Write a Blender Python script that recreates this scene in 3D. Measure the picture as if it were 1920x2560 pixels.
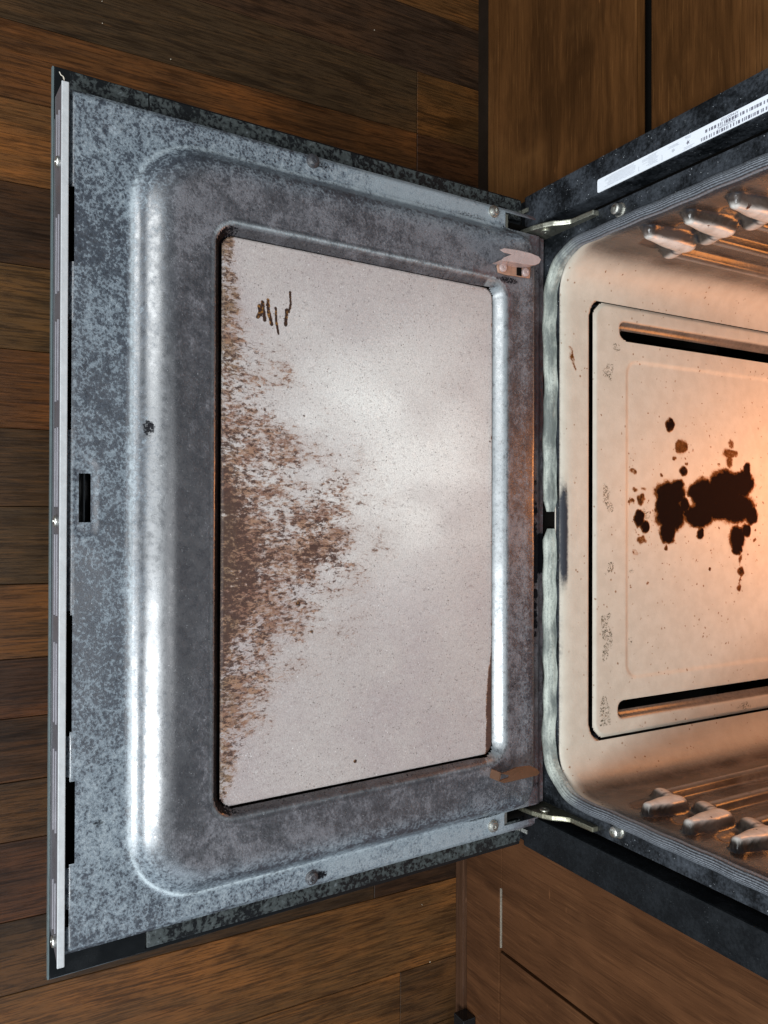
import bpy, bmesh, math, random
import numpy as np
from mathutils import Vector, Matrix

random.seed(7)
rng = np.random.default_rng(11)
S = bpy.context.scene
COL = S.collection
for o in list(bpy.data.objects):
    bpy.data.objects.remove(o)

# ------------------------------------------------------------------ camera, world, lights
CAM = np.array([0.0, 0.0, 0.97])                 # a phone held sideways a metre above the floor
FOC = 2010.0                                     # focal length in pixels of a 1920 x 2560 frame
ROT = np.array([[-0.002751253703812069, 0.9999749038855402, -0.006528568155563233],
                [0.8707627369381138, 0.005605740571038507, 0.491671467173656],
                [0.49169572558961966, -0.004332120930305019, -0.8707563069913089]])
cam_data = bpy.data.cameras.new('camera')
cam = bpy.data.objects.new('camera', cam_data)
COL.objects.link(cam)
M = Matrix.Identity(4)
for i in range(3):
    M[i][0] = ROT[i, 0]; M[i][1] = -ROT[i, 1]; M[i][2] = -ROT[i, 2]; M[i][3] = CAM[i]
cam.matrix_world = M
cam_data.sensor_fit = 'VERTICAL'
cam_data.sensor_height = 36.0
cam_data.lens = 36.0 * FOC / 2560.0
cam_data.clip_start = 0.02
cam_data.clip_end = 60
S.camera = cam

world = bpy.data.worlds.new('World')
S.world = world
world.use_nodes = True
world.node_tree.nodes['Background'].inputs[0].default_value = (0.88, 0.95, 1.0, 1)
world.node_tree.nodes['Background'].inputs[1].default_value = 0.06


def area(name, loc, target, sx, sy, power, color):
    l = bpy.data.lights.new(name, 'AREA')
    l.shape = 'RECTANGLE'; l.size = sx; l.size_y = sy; l.energy = power; l.color = color
    o = bpy.data.objects.new(name, l); COL.objects.link(o)
    o.location = loc
    o.rotation_euler = (Vector(target) - Vector(loc)).to_track_quat('-Z', 'Y').to_euler()
    return o


area('kitchen_window', (0.98, -1.65, 2.15), (0.1, 0.35, 0.3), 0.78, 1.35, 104, (0.92, 0.97, 1.0))
area('second_window', (-0.98, -1.65, 2.15), (0.0, 0.35, 0.3), 1.15, 1.25, 38, (0.94, 0.98, 1.0))
area('side_window', (2.1, 0.25, 1.55), (0.1, 0.35, 0.3), 0.9, 1.0, 8, (0.72, 0.86, 1.0))
area('ceiling_lamp', (0.25, 0.15, 2.5), (0.05, 0.5, 0.2), 0.9, 0.9, 6, (0.97, 0.98, 1.0))
lamp = bpy.data.lights.new('oven_lamp', 'POINT')
lamp.energy = 3.5; lamp.color = (1.0, 0.33, 0.07); lamp.shadow_soft_size = 0.08
lo = bpy.data.objects.new('oven_lamp', lamp); COL.objects.link(lo)
lo.location = (-0.04, 1.04, 0.485)

S.view_settings.view_transform = 'Standard'
S.view_settings.look = 'None'
S.view_settings.exposure = 0.08
S.view_settings.gamma = 1.0
S.view_settings.use_curve_mapping = False


# ------------------------------------------------------------------ where things are in the photograph -> metres
def ray(px, py):
    return ROT @ np.array([px - 960.0, py - 1280.0, FOC])


def at(px, py, axis, val):
    r = ray(px, py)
    return CAM + r * (val - CAM[axis]) / r[axis]


TILT = math.radians(3.3)                         # the door hangs a little above level
DOOR_O = np.array([0.0, 0.60427, 0.26967])
D_N = np.array([0, math.sin(TILT), math.cos(TILT)])
D_E = np.array([0, math.cos(TILT), -math.sin(TILT)])


def dp(px, py, zl=0.0):
    """a point of the photograph on the door's own plane (x across, y towards the oven, z out of the liner)"""
    r = ray(px, py)
    t = ((DOOR_O - CAM).dot(D_N) + zl) / r.dot(D_N)
    v = CAM + t * r - DOOR_O
    return float(v[0]), float(v.dot(D_E))


# ------------------------------------------------------------------ material helpers
class NT:
    def __init__(self, name, rough=0.5, metal=0.0, spec=0.5):
        self.m = bpy.data.materials.new(name); self.m.use_nodes = True
        self.t = self.m.node_tree
        self.b = self.t.nodes['Principled BSDF']
        self.b.inputs['Roughness'].default_value = rough
        self.b.inputs['Metallic'].default_value = metal
        self.b.inputs['Specular IOR Level'].default_value = spec
        self.co = self.t.nodes.new('ShaderNodeTexCoord').outputs['Object']

    def put(self, sock, v):
        if hasattr(v, 'is_linked') or hasattr(v, 'links'):
            self.t.links.new(v, sock)
        else:
            if sock.type == 'RGBA' and len(v) == 3: v = (*v, 1)
            sock.default_value = v

    def n(self, kind, **kw):
        nd = self.t.nodes.new(kind)
        for k, v in kw.items(): setattr(nd, k, v)
        return nd

    def map(self, scale, loc=None, co=None):
        nd = self.n('ShaderNodeMapping')
        self.put(nd.inputs['Vector'], co or self.co)
        nd.inputs['Scale'].default_value = scale
        if loc is not None: self.put(nd.inputs['Location'], loc)
        return nd.outputs[0]

    def noise(self, scale, detail=4, rough=0.55, dist=0.0, co=None, color=False):
        nd = self.n('ShaderNodeTexNoise')
        self.put(nd.inputs['Vector'], co or self.co)
        nd.inputs['Scale'].default_value = scale; nd.inputs['Detail'].default_value = detail
        nd.inputs['Roughness'].default_value = rough; nd.inputs['Distortion'].default_value = dist
        return nd.outputs['Color' if color else 'Fac']

    def vor(self, scale, feature='F1', co=None, smooth=None):
        nd = self.n('ShaderNodeTexVoronoi', feature=feature)
        self.put(nd.inputs['Vector'], co or self.co)
        nd.inputs['Scale'].default_value = scale
        return nd.outputs['Distance']

    def warp(self, amount, scale, co=None):
        """coordinates pushed about by noise"""
        c = self.noise(scale, 3, 0.6, co=co, color=True)
        a = self.n('ShaderNodeVectorMath', operation='SUBTRACT')
        self.put(a.inputs[0], c); a.inputs[1].default_value = (0.5, 0.5, 0.5)
        s = self.n('ShaderNodeVectorMath', operation='SCALE')
        self.put(s.inputs[0], a.outputs[0]); s.inputs['Scale'].default_value = amount
        d = self.n('ShaderNodeVectorMath', operation='ADD')
        self.put(d.inputs[0], co or self.co); self.put(d.inputs[1], s.outputs[0])
        return d.outputs[0]

    def math(self, op, a, b=0.0, clamp=False):
        nd = self.n('ShaderNodeMath', operation=op, use_clamp=clamp)
        self.put(nd.inputs[0], a); self.put(nd.inputs[1], b)
        return nd.outputs[0]

    def step(self, v, lo, hi, a=0.0, b=1.0):
        nd = self.n('ShaderNodeMapRange', interpolation_type='SMOOTHSTEP')
        self.put(nd.inputs['Value'], v)
        self.put(nd.inputs['From Min'], lo); self.put(nd.inputs['From Max'], hi)
        nd.inputs['To Min'].default_value = a; nd.inputs['To Max'].default_value = b
        return nd.outputs[0]

    def mix(self, f, a, b, blend='MIX'):
        nd = self.n('ShaderNodeMix', data_type='RGBA', blend_type=blend)
        self.put(nd.inputs[0], f); self.put(nd.inputs[6], a); self.put(nd.inputs[7], b)
        return nd.outputs[2]

    def attr(self, name):
        return self.n('ShaderNodeAttribute', attribute_name=name).outputs['Fac']

    def color(self, v): self.put(self.b.inputs['Base Color'], v)
    def rough(self, v): self.put(self.b.inputs['Roughness'], v)

    def bump(self, h, dist=0.001, strength=1.0):
        nd = self.n('ShaderNodeBump')
        nd.inputs['Strength'].default_value = strength; nd.inputs['Distance'].default_value = dist
        self.put(nd.inputs['Height'], h)
        self.t.links.new(nd.outputs[0], self.b.inputs['Normal'])


def m_plain(name, col, rough=0.5, metal=0.0, var=0.25, scale=60, bump=0.0, spec=0.5):
    k = NT(name, rough, metal, spec)
    f = k.noise(scale, 5, 0.65)
    k.color(k.mix(f, tuple(c * (1 - var) for c in col), tuple(min(1, c * (1 + var)) for c in col)))
    k.rough(k.step(k.noise(scale * 0.4, 3), 0.3, 0.7, max(0.03, rough - 0.12), min(1, rough + 0.12)))
    if bump: k.bump(f, bump)
    return k.m


def m_enamel():
    """black porcelain enamel of the door liner, grown over with pale cloudy residue"""
    k = NT('stained_enamel', 0.3)
    rim = k.attr('rim'); cov = k.attr('cov'); dirt_shade = k.attr('dirt_shade'); bare = k.attr('bare'); line = k.attr('line')
    w = k.warp(0.003, 300)
    n1 = k.noise(480, 5, 0.62, 0.5, co=w)
    n2 = k.noise(130, 7, 0.68, 0.3)
    n0 = k.noise(13, 5, 0.62)
    n3 = k.noise(40, 6, 0.68, 0.4)
    spots = k.vor(360, co=w)
    v = k.math('ADD', k.math('MULTIPLY', n1, 0.48), k.math('MULTIPLY', n2, 0.52))
    v = k.math('ADD', v, k.math('MULTIPLY', k.math('SUBTRACT', spots, 0.42), 0.20))
    v = k.math('ADD', v, k.math('MULTIPLY', k.math('SUBTRACT', n0, 0.5), 0.38))
    v = k.math('ADD', v, k.math('MULTIPLY', k.math('SUBTRACT', cov, 0.5), 0.34))
    fl = k.step(v, 0.46, 0.565)
    vp = k.math('ADD', k.math('MULTIPLY', v, 0.45), k.math('MULTIPLY', n3, 0.55))
    vp = k.math('ADD', vp, k.math('MULTIPLY', k.math('SUBTRACT', cov, 0.5), 0.20))
    fl2 = k.step(vp, 0.38, 0.64)
    # front and side rim: slate ground, pale lattice
    ca = k.mix(fl, (0.036, 0.047, 0.064), (0.150, 0.186, 0.218))
    ca = k.mix(k.math('MULTIPLY', k.step(v, 0.56, 0.70), 0.6), ca, (0.32, 0.37, 0.40))
    ca = k.mix(k.math('MULTIPLY', k.step(v, 0.43, 0.36), 0.7), ca, (0.014, 0.018, 0.025))
    # raised plateau: greyer, cloudier
    cb = k.mix(fl2, (0.024, 0.026, 0.032), (0.100, 0.100, 0.113))
    cb = k.mix(k.math('MULTIPLY', k.step(vp, 0.50, 0.62), 0.35), cb, (0.215, 0.215, 0.235))
    c = k.mix(rim, cb, ca)
    # fine salt of white grains
    g = k.math('MULTIPLY', k.step(k.vor(620), 0.22, 0.10), k.step(k.noise(300, 2), 0.55, 0.66))
    c = k.mix(k.math('MULTIPLY', g, 0.6), c, (0.62, 0.64, 0.66))
    fine = k.noise(1000, 2, 0.7)
    c = k.mix(k.step(fine, 0.35, 0.75, 0.0, 0.5), c, (0.012, 0.012, 0.016))
    # highlights painted pale along the pressed edges and the recess back wall
    ln = k.math('MULTIPLY', line, k.step(k.math('ADD', k.math('MULTIPLY', n2, 0.6), k.math('MULTIPLY', n1, 0.4)), 0.30, 0.55))
    c = k.mix(ln, c, (0.46, 0.53, 0.56))
    # rusty brown skirt beside the hinge, black soot and dirt, painted shade of the window recess
    c = k.mix(k.math('MULTIPLY', bare, k.step(n1, 0.35, 0.62)), c, (0.085, 0.036, 0.032))
    d = k.step(k.math('ADD', dirt_shade, k.math('MULTIPLY', k.math('SUBTRACT', n1, 0.5), 0.9)), 0.40, 0.60)
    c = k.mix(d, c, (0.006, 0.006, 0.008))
    k.color(c)
    r = k.math('ADD', k.math('MULTIPLY', fl, 0.10), 0.40)
    k.rough(k.math('ADD', r, k.math('MULTIPLY', k.noise(240, 3), 0.12)))
    clean = k.math('SUBTRACT', 1.0, k.math('MAXIMUM', d, k.math('MULTIPLY', bare, 0.85)))
    k.put(k.b.inputs['Coat Weight'], k.math('MULTIPLY', k.step(k.math('ADD', v, k.math('MULTIPLY', fine, 0.25)), 0.48, 0.72, 1.0, 0.5), clean))
    k.put(k.b.inputs['Specular IOR Level'], k.step(clean, 0.0, 1.0, 0.08, 0.5))
    k.put(k.b.inputs['Coat Roughness'], k.step(k.noise(130, 4, 0.7), 0.3, 0.7, 0.24, 0.42))
    k.b.inputs['Coat IOR'].default_value = 2.05
    k.bump(k.math('ADD', k.math('MULTIPLY', fl, 0.5), k.noise(700, 3, 0.7)), 0.0004, 0.8)
    return k.m


def m_dirty_glass():
    k = NT('greasy_glass', 0.3)
    st = k.attr('stain'); mk = k.attr('mark'); ed = k.attr('edge'); hz = k.attr('glass_glare')
    streak = k.map((1.0, 0.46, 1.0))
    w = k.warp(0.008, 110, co=streak)
    s1 = k.noise(310, 8, 0.74, 0.4, co=w)
    s2 = k.noise(420, 5, 0.72, co=streak)
    s3 = k.noise(55, 4, 0.6, 0.3, co=streak)
    fine = k.noise(1000, 3, 0.75, co=k.warp(0.004, 110))
    base = k.mix(k.step(k.noise(9, 4), 0.35, 0.65), (0.365, 0.318, 0.314), (0.415, 0.375, 0.358))
    base = k.mix(k.math('MULTIPLY', hz, 0.95), base, (0.80, 0.80, 0.765))  # white glare mixed into the glass colour
    base = k.mix(k.step(fine, 0.38, 0.72, 0.0, 0.50), base, (0.20, 0.17, 0.165))
    base = k.mix(k.step(k.noise(330, 5, 0.78, 0.5, co=w), 0.45, 0.30, 0, 0.55), base, (0.13, 0.105, 0.10))
    base = k.mix(k.step(k.noise(130, 6, 0.78, co=streak), 0.50, 0.72, 0, 0.18), base, (0.60, 0.59, 0.58))
    tw = k.n('ShaderNodeMapping'); k.put(tw.inputs['Vector'], k.warp(0.006, 90)); tw.inputs['Rotation'].default_value = (0.7, 0.5, 0.6); tw.inputs['Location'].default_value = (0.3, 0.7, 0.2)
    gr = k.noise(430, 5, 0.85, 0.6, co=tw.outputs[0])
    base = k.mix(k.step(gr, 0.54, 0.70, 0, 0.42), base, (0.70, 0.69, 0.67))
    base = k.mix(k.step(gr, 0.46, 0.32, 0, 0.50), base, (0.15, 0.125, 0.12))
    # tiny pits and crumbs all over
    pit = k.math('MULTIPLY', k.step(k.vor(330), 0.27, 0.13), k.step(k.noise(120, 2), 0.50, 0.62))
    base = k.mix(k.math('MULTIPLY', pit, 0.75), base, (0.085, 0.07, 0.06))
    gl = k.math('MULTIPLY', k.step(k.vor(260), 0.16, 0.09), k.step(k.noise(80, 2), 0.55, 0.66))
    base = k.mix(k.math('MULTIPLY', gl, 0.7), base, (0.80, 0.80, 0.80))
    thr = k.math('SUBTRACT', 1.0, st)
    val = k.math('ADD', k.math('ADD', k.math('MULTIPLY', s1, 0.55), k.math('MULTIPLY', s2, 0.15)), k.math('MULTIPLY', s3, 0.30))
    f = k.step(k.math('SUBTRACT', val, thr), -0.035, 0.045)
    br = k.mix(k.step(k.noise(130, 6, 0.72, co=streak), 0.42, 0.60), (0.165, 0.070, 0.040), (0.270, 0.145, 0.082))
    br = k.mix(k.step(s2, 0.47, 0.60, 0, 0.9), br, (0.050, 0.020, 0.013))
    br = k.mix(k.step(fine, 0.45, 0.75, 0, 0.7), br, (0.30, 0.20, 0.13))
    br = k.mix(k.math('MULTIPLY', k.math('MULTIPLY', ed, 0.5), k.step(k.noise(40, 4, 0.6), 0.40, 0.60)), br, (0.150, 0.105, 0.045))
    halo = k.math('MULTIPLY', k.step(st, 0.34, 0.56), k.step(s3, 0.34, 0.66))
    base = k.mix(k.math('MULTIPLY', halo, 0.38), base, (0.25, 0.150, 0.110))
    c = k.mix(k.math('MULTIPLY', f, 0.90), base, br)
    # loose dark specks thrown ahead of the stain
    sp = k.math('SUBTRACT', k.math('ADD', k.math('MULTIPLY', s2, 0.62), k.math('MULTIPLY', s1, 0.38)), k.math('SUBTRACT', 1.04, st))
    c = k.mix(k.step(sp, -0.02, 0.06, 0, 0.85), c, (0.040, 0.018, 0.014))
    m = k.step(k.math('ADD', mk, k.math('MULTIPLY', k.math('SUBTRACT', s2, 0.5), 0.8)), 0.40, 0.55)
    c = k.mix(m, c, k.mix(k.step(k.noise(330, 3), 0.52, 0.64), (0.022, 0.008, 0.004), (0.22, 0.10, 0.022)))
    k.color(c)
    k.rough(k.math('ADD', 0.34, k.math('MULTIPLY', s2, 0.22)))
    k.bump(k.math('ADD', k.math('MULTIPLY', fine, 0.6), k.math('MULTIPLY', gr, 0.8)), 0.0006, 1.0)
    return k.m


def m_porcelain():
    """oven interior: pale enamel, walls painted darker as shade, ribs painted lit, burnt-on spills"""
    k = NT('oven_porcelain', 0.28)
    wall = k.attr('wall'); rib_light = k.attr('rib_light'); burn = k.attr('burn'); flake = k.attr('flake'); lip = k.attr('lip')
    w = k.warp(0.005, 150)
    n1 = k.noise(60, 6, 0.6)
    n2 = k.noise(240, 5, 0.65, co=w)
    base = k.mix(k.step(n1, 0.30, 0.70), (0.440, 0.392, 0.325), (0.490, 0.446, 0.375))
    base = k.mix(k.step(k.noise(800, 3, 0.7), 0.4, 0.75, 0, 0.14), base, (0.30, 0.25, 0.21))
    # spatter
    sp = k.math('MULTIPLY', k.step(k.vor(135, co=w), 0.20, 0.13), k.step(k.noise(45, 3), 0.50, 0.62))
    base = k.mix(k.math('MULTIPLY', sp, 0.85), base, (0.17, 0.08, 0.03))
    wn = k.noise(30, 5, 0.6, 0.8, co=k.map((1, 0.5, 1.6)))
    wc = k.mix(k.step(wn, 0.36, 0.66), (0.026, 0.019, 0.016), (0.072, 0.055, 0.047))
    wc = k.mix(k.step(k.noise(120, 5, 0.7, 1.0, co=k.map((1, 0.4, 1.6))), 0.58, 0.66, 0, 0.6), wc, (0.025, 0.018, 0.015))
    c = k.mix(k.step(k.math('ADD', wall, k.math('MULTIPLY', k.math('SUBTRACT', n2, 0.5), 0.25)), 0.02, 0.98), base, wc)  # same enamel in a darker tone, shade painted on walls and troughs
    wf = k.step(k.math('ADD', rib_light, k.math('MULTIPLY', k.math('SUBTRACT', n2, 0.5), 0.12)), 0.20, 0.90)
    wc2 = k.mix(k.step(k.noise(90, 4, 0.7, co=w), 0.63, 0.68), k.mix(k.step(n1, 0.35, 0.6), (0.52, 0.48, 0.44), (0.66, 0.63, 0.59)), (0.08, 0.03, 0.02))
    c = k.mix(wf, c, wc2)  # window light on the ribs, painted as a paler enamel
    c = k.mix(k.step(k.math('ADD', lip, k.math('MULTIPLY', k.math('SUBTRACT', n2, 0.5), 0.5)), 0.22, 0.80), c, (0.022, 0.025, 0.033))
    # flaking scabs
    fk = k.noise(380, 4, 0.6, 1.2, co=k.warp(0.004, 220))
    fk = k.math('MULTIPLY', k.step(fk, 0.50, 0.57), k.step(k.math('ADD', flake, k.math('MULTIPLY', n2, 0.4)), 0.55, 0.75))
    c = k.mix(fk, c, (0.085, 0.075, 0.05))
    # burnt sugar: amber rim, black heart
    bb = k.math('ADD', burn, k.math('MULTIPLY', k.math('SUBTRACT', n2, 0.5), 0.62))
    k.b.inputs['Specular IOR Level'].default_value = 0.3
    c = k.mix(k.step(bb, 0.12, 0.36, 0, 0.6), c, (0.25, 0.115, 0.050))
    c = k.mix(k.step(bb, 0.31, 0.44), c, (0.12, 0.042, 0.010))
    c = k.mix(k.step(bb, 0.46, 0.68), c, (0.008, 0.0032, 0.0022))
    k.put(k.b.inputs['Specular IOR Level'], k.step(bb, 0.36, 0.50, 0.30, 0.04))
    k.color(c)
    k.rough(k.math('ADD', k.math('ADD', k.step(wall, 0.2, 0.8, 0.40, 0.14), k.math('MULTIPLY', n2, 0.14)), k.step(bb, 0.38, 0.55, 0.0, 0.38)))
    k.bump(k.math('ADD', k.noise(350, 3), k.math('MULTIPLY', k.step(bb, 0.34, 0.6), 1.5)), 0.0003, 0.6)
    return k.m


def m_black(name='dusty_black', dust=0.5, rough=0.42):
    k = NT(name, rough, spec=0.22)
    w = k.noise(30, 6, 0.65)
    n = k.noise(300, 4, 0.75)
    v = k.math('ADD', k.math('MULTIPLY', w, 0.6), k.math('MULTIPLY', n, 0.4))
    c = k.mix(k.step(v, 0.40, 0.68, 0, dust), (0.0045, 0.0058, 0.0072), (0.050, 0.058, 0.070))
    g = k.math('MULTIPLY', k.step(k.vor(330), 0.17, 0.09), k.step(k.noise(90, 2), 0.52, 0.64))
    c = k.mix(k.math('MULTIPLY', g, dust), c, (0.40, 0.43, 0.46))
    k.color(c)
    k.rough(k.step(v, 0.35, 0.65, rough - 0.12, rough + 0.2))
    k.bump(n, 0.0003)
    return k.m


def m_mottled_black():
    k = NT('mottled_black', 0.35)
    v = k.math('ADD', k.math('MULTIPLY', k.noise(230, 5, 0.65, 0.4), 0.65), k.math('MULTIPLY', k.noise(40, 3), 0.35))
    c = k.mix(k.step(v, 0.46, 0.54), (0.008, 0.009, 0.010), (0.042, 0.050, 0.050))
    c = k.mix(k.step(v, 0.58, 0.68, 0, 0.8), c, (0.13, 0.15, 0.16))
    k.color(c)
    k.rough(k.step(v, 0.4, 0.6, 0.22, 0.5))
    return k.m


def m_metal(name, col, rough=0.3, dirt_shade=0.3):
    k = NT(name, rough, 1.0)
    v = k.noise(160, 6, 0.7)
    k.color(k.mix(k.step(v, 0.45, 0.7, 0, dirt_shade), col, tuple(c * 0.25 for c in col)))
    k.rough(k.step(v, 0.3, 0.7, rough - 0.08, rough + 0.18))
    k.bump(v, 0.0002)
    return k.m


def m_plank():
    k = NT('laminate_plank', 0.42, spec=0.22)
    info = k.n('ShaderNodeObjectInfo')
    tint = info.outputs['Color']
    off = k.n('ShaderNodeCombineXYZ')
    k.put(off.inputs[0], k.math('MULTIPLY', info.outputs['Random'], 7.0))
    k.put(off.inputs[1], k.math('MULTIPLY', info.outputs['Random'], 13.0))
    co = k.n('ShaderNodeVectorMath', operation='ADD')
    k.put(co.inputs[0], k.co); k.put(co.inputs[1], off.outputs[0]); co = co.outputs[0]
    low = k.noise(9, 3, 0.5, 0.2, co=k.map((1.0, 0.16, 1.0), co=co))
    sx = k.n('ShaderNodeSeparateXYZ'); k.put(sx.inputs[0], co)
    ph = k.math('ADD', k.math('MULTIPLY', sx.outputs[0], 300.0), k.math('MULTIPLY', low, 74.0))
    ring = k.math('MULTIPLY', k.math('ADD', k.math('SINE', ph), 1.0), 0.5)                # growth rings in cathedral loops
    g2 = k.noise(330, 6, 0.75, 0.2, co=k.map((1.0, 0.055, 1.0), co=co))
    g3 = k.noise(11, 4, 0.6, 0.4, co=k.map((1.0, 0.22, 1.0), co=co))
    pores = k.noise(700, 3, 0.65, co=k.map((1.0, 0.06, 1.0), co=co))
    blot = k.noise(24, 5, 0.65, co=k.map((1.0, 0.45, 1.0), co=co))
    dark = k.mix(1.0, tint, (0.30, 0.27, 0.25), 'MULTIPLY')
    light = k.mix(1.0, tint, (2.3, 1.85, 1.35), 'MULTIPLY')
    c = k.mix(k.step(g3, 0.44, 0.68), tint, light)
    c = k.mix(k.math('MULTIPLY', k.step(ring, 0.55, 1.0), k.step(blot, 0.40, 0.62, 0.05, 0.60)), c, dark)
    c = k.mix(k.step(blot, 0.54, 0.72, 0, 0.45), c, dark)
    c = k.mix(k.step(k.math('ADD', k.math('MULTIPLY', pores, 0.7), k.math('MULTIPLY', g2, 0.3)), 0.53, 0.62, 0, 0.65), c, dark)
    crisp = k.noise(430, 4, 0.7, 0.15, co=k.map((1.0, 0.035, 1.0), co=co))
    c = k.mix(k.step(crisp, 0.50, 0.58, 0, 0.62), c, dark)
    c = k.mix(k.step(crisp, 0.44, 0.36, 0, 0.40), c, light)
    # knots: the odd dark swirl
    kn = k.step(k.vor(3.6, co=k.map((1.0, 0.8, 1.0), co=k.warp(0.05, 14, co=co))), 0.13, 0.03)
    c = k.mix(k.math('MULTIPLY', kn, k.step(g2, 0.35, 0.6, 0.4, 1.0)), c, (0.012, 0.008, 0.006))
    k.color(c)
    k.rough(k.step(g2, 0.3, 0.7, 0.30, 0.5))
    k.bump(k.math('ADD', g2, pores), 0.0004, 0.5)
    return k.m


def m_cabinet(name, along, a, b, c3):
    """stained maple: soft broad figure running along one axis"""
    k = NT(name, 0.36, spec=0.15)
    s = [1.0, 1.0, 1.0]; s[along] = 0.10
    w = k.warp(0.05, 5)
    g1 = k.noise(26, 6, 0.62, 0.6, co=k.map(s, co=w))
    g2 = k.noise(190, 4, 0.6, co=k.map([x if x == 1 else 0.02 for x in s]))
    blot = k.noise(5, 4, 0.55)
    c = k.mix(k.step(g1, 0.32, 0.68), a, b)
    c = k.mix(k.step(blot, 0.50, 0.68, 0, 0.7), c, c3)
    c = k.mix(k.step(g2, 0.50, 0.70, 0, 0.28), c, tuple(x * 0.45 for x in a))
    hair = k.noise(520, 3, 0.6, co=k.map([x if x == 1 else 0.03 for x in s]))
    c = k.mix(k.step(hair, 0.54, 0.64, 0, 0.35), c, tuple(x * 0.4 for x in a))
    c = k.mix(k.step(hair, 0.42, 0.34, 0, 0.22), c, tuple(x * 1.5 for x in c3))
    # scuffs and nicks
    sc = k.noise(90, 3, 0.5, co=k.map((0.25, 1, 1.0)))
    c = k.mix(k.step(sc, 0.71, 0.77, 0, 0.28), c, tuple(min(1, x * 3.2) for x in b))
    smudge = k.noise(9, 3, 0.5, co=k.map((1, 1, 1), loc=(3.1, 0.2, 0.7)))
    c = k.mix(k.step(smudge, 0.58, 0.72, 0, 0.35), c, tuple(x * 0.5 for x in a))
    k.color(c)
    k.rough(k.step(blot, 0.3, 0.7, 0.28, 0.48))
    k.bump(g2, 0.0002, 0.5)
    return k.m


def m_braid():
    """woven glass-fibre gasket: fine ribs"""
    k = NT('braided_gasket', 0.6)
    u = k.attr('ribs')
    rib = k.math('SINE', k.math('MULTIPLY', u, 2 * math.pi * 8))
    n = k.noise(500, 3, 0.7)
    big = k.noise(14, 3)
    pale = k.attr('pale')
    v = k.math('ADD', k.math('MULTIPLY', k.math('MULTIPLY', rib, 0.19), k.math('SUBTRACT', 1.0, k.math('MULTIPLY', pale, 0.65))), k.math('MULTIPLY', n, 0.8))
    c = k.mix(k.step(v, 0.20, 0.70), (0.022, 0.025, 0.031), (0.20, 0.22, 0.25))
    c = k.mix(k.step(big, 0.45, 0.7, 0, 0.5), c, (0.12, 0.13, 0.145))
    grime = k.noise(60, 5, 0.65, co=k.map((0.35, 1, 1)))
    rp = k.mix(k.step(grime, 0.36, 0.66), (0.11, 0.125, 0.115), (0.42, 0.45, 0.40))
    rp = k.mix(k.step(v, 0.45, 0.20, 0, 0.6), rp, (0.10, 0.12, 0.115))
    c = k.mix(pale, c, rp)
    k.color(c)
    k.bump(v, 0.0008)
    return k.m


ENAMEL = m_enamel(); GLASS = m_dirty_glass(); PORC = m_porcelain()
BLACK = m_black('dusty_black', 0.12, 0.5); DUSTY = m_black('thick_dust_black', 1.0, 0.5)
DEEP = m_plain('recess_black', (0.004, 0.0035, 0.003), 0.85, spec=0.05)  # near-black standing in for shade in gaps, grooves and pockets
MOTTLED = m_mottled_black()
BLACKGLASS = m_plain('black_glass', (0.006, 0.007, 0.008), 0.16, scale=90)
CHROME = m_plain('brushed_trim', (0.15, 0.145, 0.165), 0.30, 0.45, 0.2, 120)
FLANGE = m_plain('white_flange', (0.40, 0.415, 0.425), 0.5, 0.0, 0.22, 140, 0.0003)
PANEL_EDGE = m_plain('glass_edge', (0.10, 0.13, 0.135), 0.25, 0.0, 0.2, 200)
STEEL = m_metal('pitted_steel', (0.62, 0.62, 0.58), 0.36, 0.5)
ZINC = m_metal('greasy_zinc', (0.50, 0.50, 0.42), 0.42, 0.6)
PINKTIN = m_plain('baked_tin', (0.46, 0.36, 0.34), 0.36, 0.25, 0.25, 120, 0.0003)
BROWNTIN = m_plain('heat_browned_tin', (0.17, 0.085, 0.048), 0.25, 0.5, 0.25, 60)
RUST = m_plain('rusty_plate', (0.34, 0.20, 0.14), 0.5, 0.2, 0.6, 150, 0.0004)
PLANK = m_plank()
WOOD_H = m_cabinet('stained_maple_across', 0, (0.040, 0.0165, 0.0052), (0.090, 0.037, 0.0115), (0.135, 0.060, 0.019))
WOOD_V = m_cabinet('stained_maple_upright', 2, (0.044, 0.0185, 0.0085), (0.090, 0.038, 0.0165), (0.128, 0.057, 0.0245))
TOE = m_plain('dark_toe_board', (0.014, 0.009, 0.006), 0.7, 0, 0.4, 40, spec=0.08)
CHIP = m_plain('chipped_paint', (0.22, 0.19, 0.15), 0.7, 0, 0.95, 420, 0.0005)
BRAID = m_braid()
PAPER = m_plain('label_paper', (0.74, 0.78, 0.84), 0.45, 0, 0.04, 30)
INK = m_plain('label_ink', (0.16, 0.16, 0.20), 0.6, 0, 0.2, 60)
PALEINK = m_plain('faded_ink', (0.46, 0.48, 0.53), 0.6, 0, 0.15, 60)
LIPMETAL = m_plain('vent_lip_metal', (0.34, 0.33, 0.36), 0.3, 0.3, 0.2, 200)
LINT = m_plain('lint', (0.60, 0.55, 0.46), 0.9)
CRUMB = m_plain('crumb', (0.55, 0.48, 0.38), 0.9, 0, 0.4)


# ------------------------------------------------------------------ object helpers
def link(name, me, mat, parent=None):
    o = bpy.data.objects.new(name, me)
    COL.objects.link(o)
    for m in (mat if isinstance(mat, (list, tuple)) else [mat]): me.materials.append(m)
    if parent: o.parent = parent
    return o


def empty(name, loc, label, cat, group=None):
    o = bpy.data.objects.new(name, None); COL.objects.link(o)
    o.location = loc; o['label'] = label; o['category'] = cat
    if group: o['group'] = group
    return o


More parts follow.
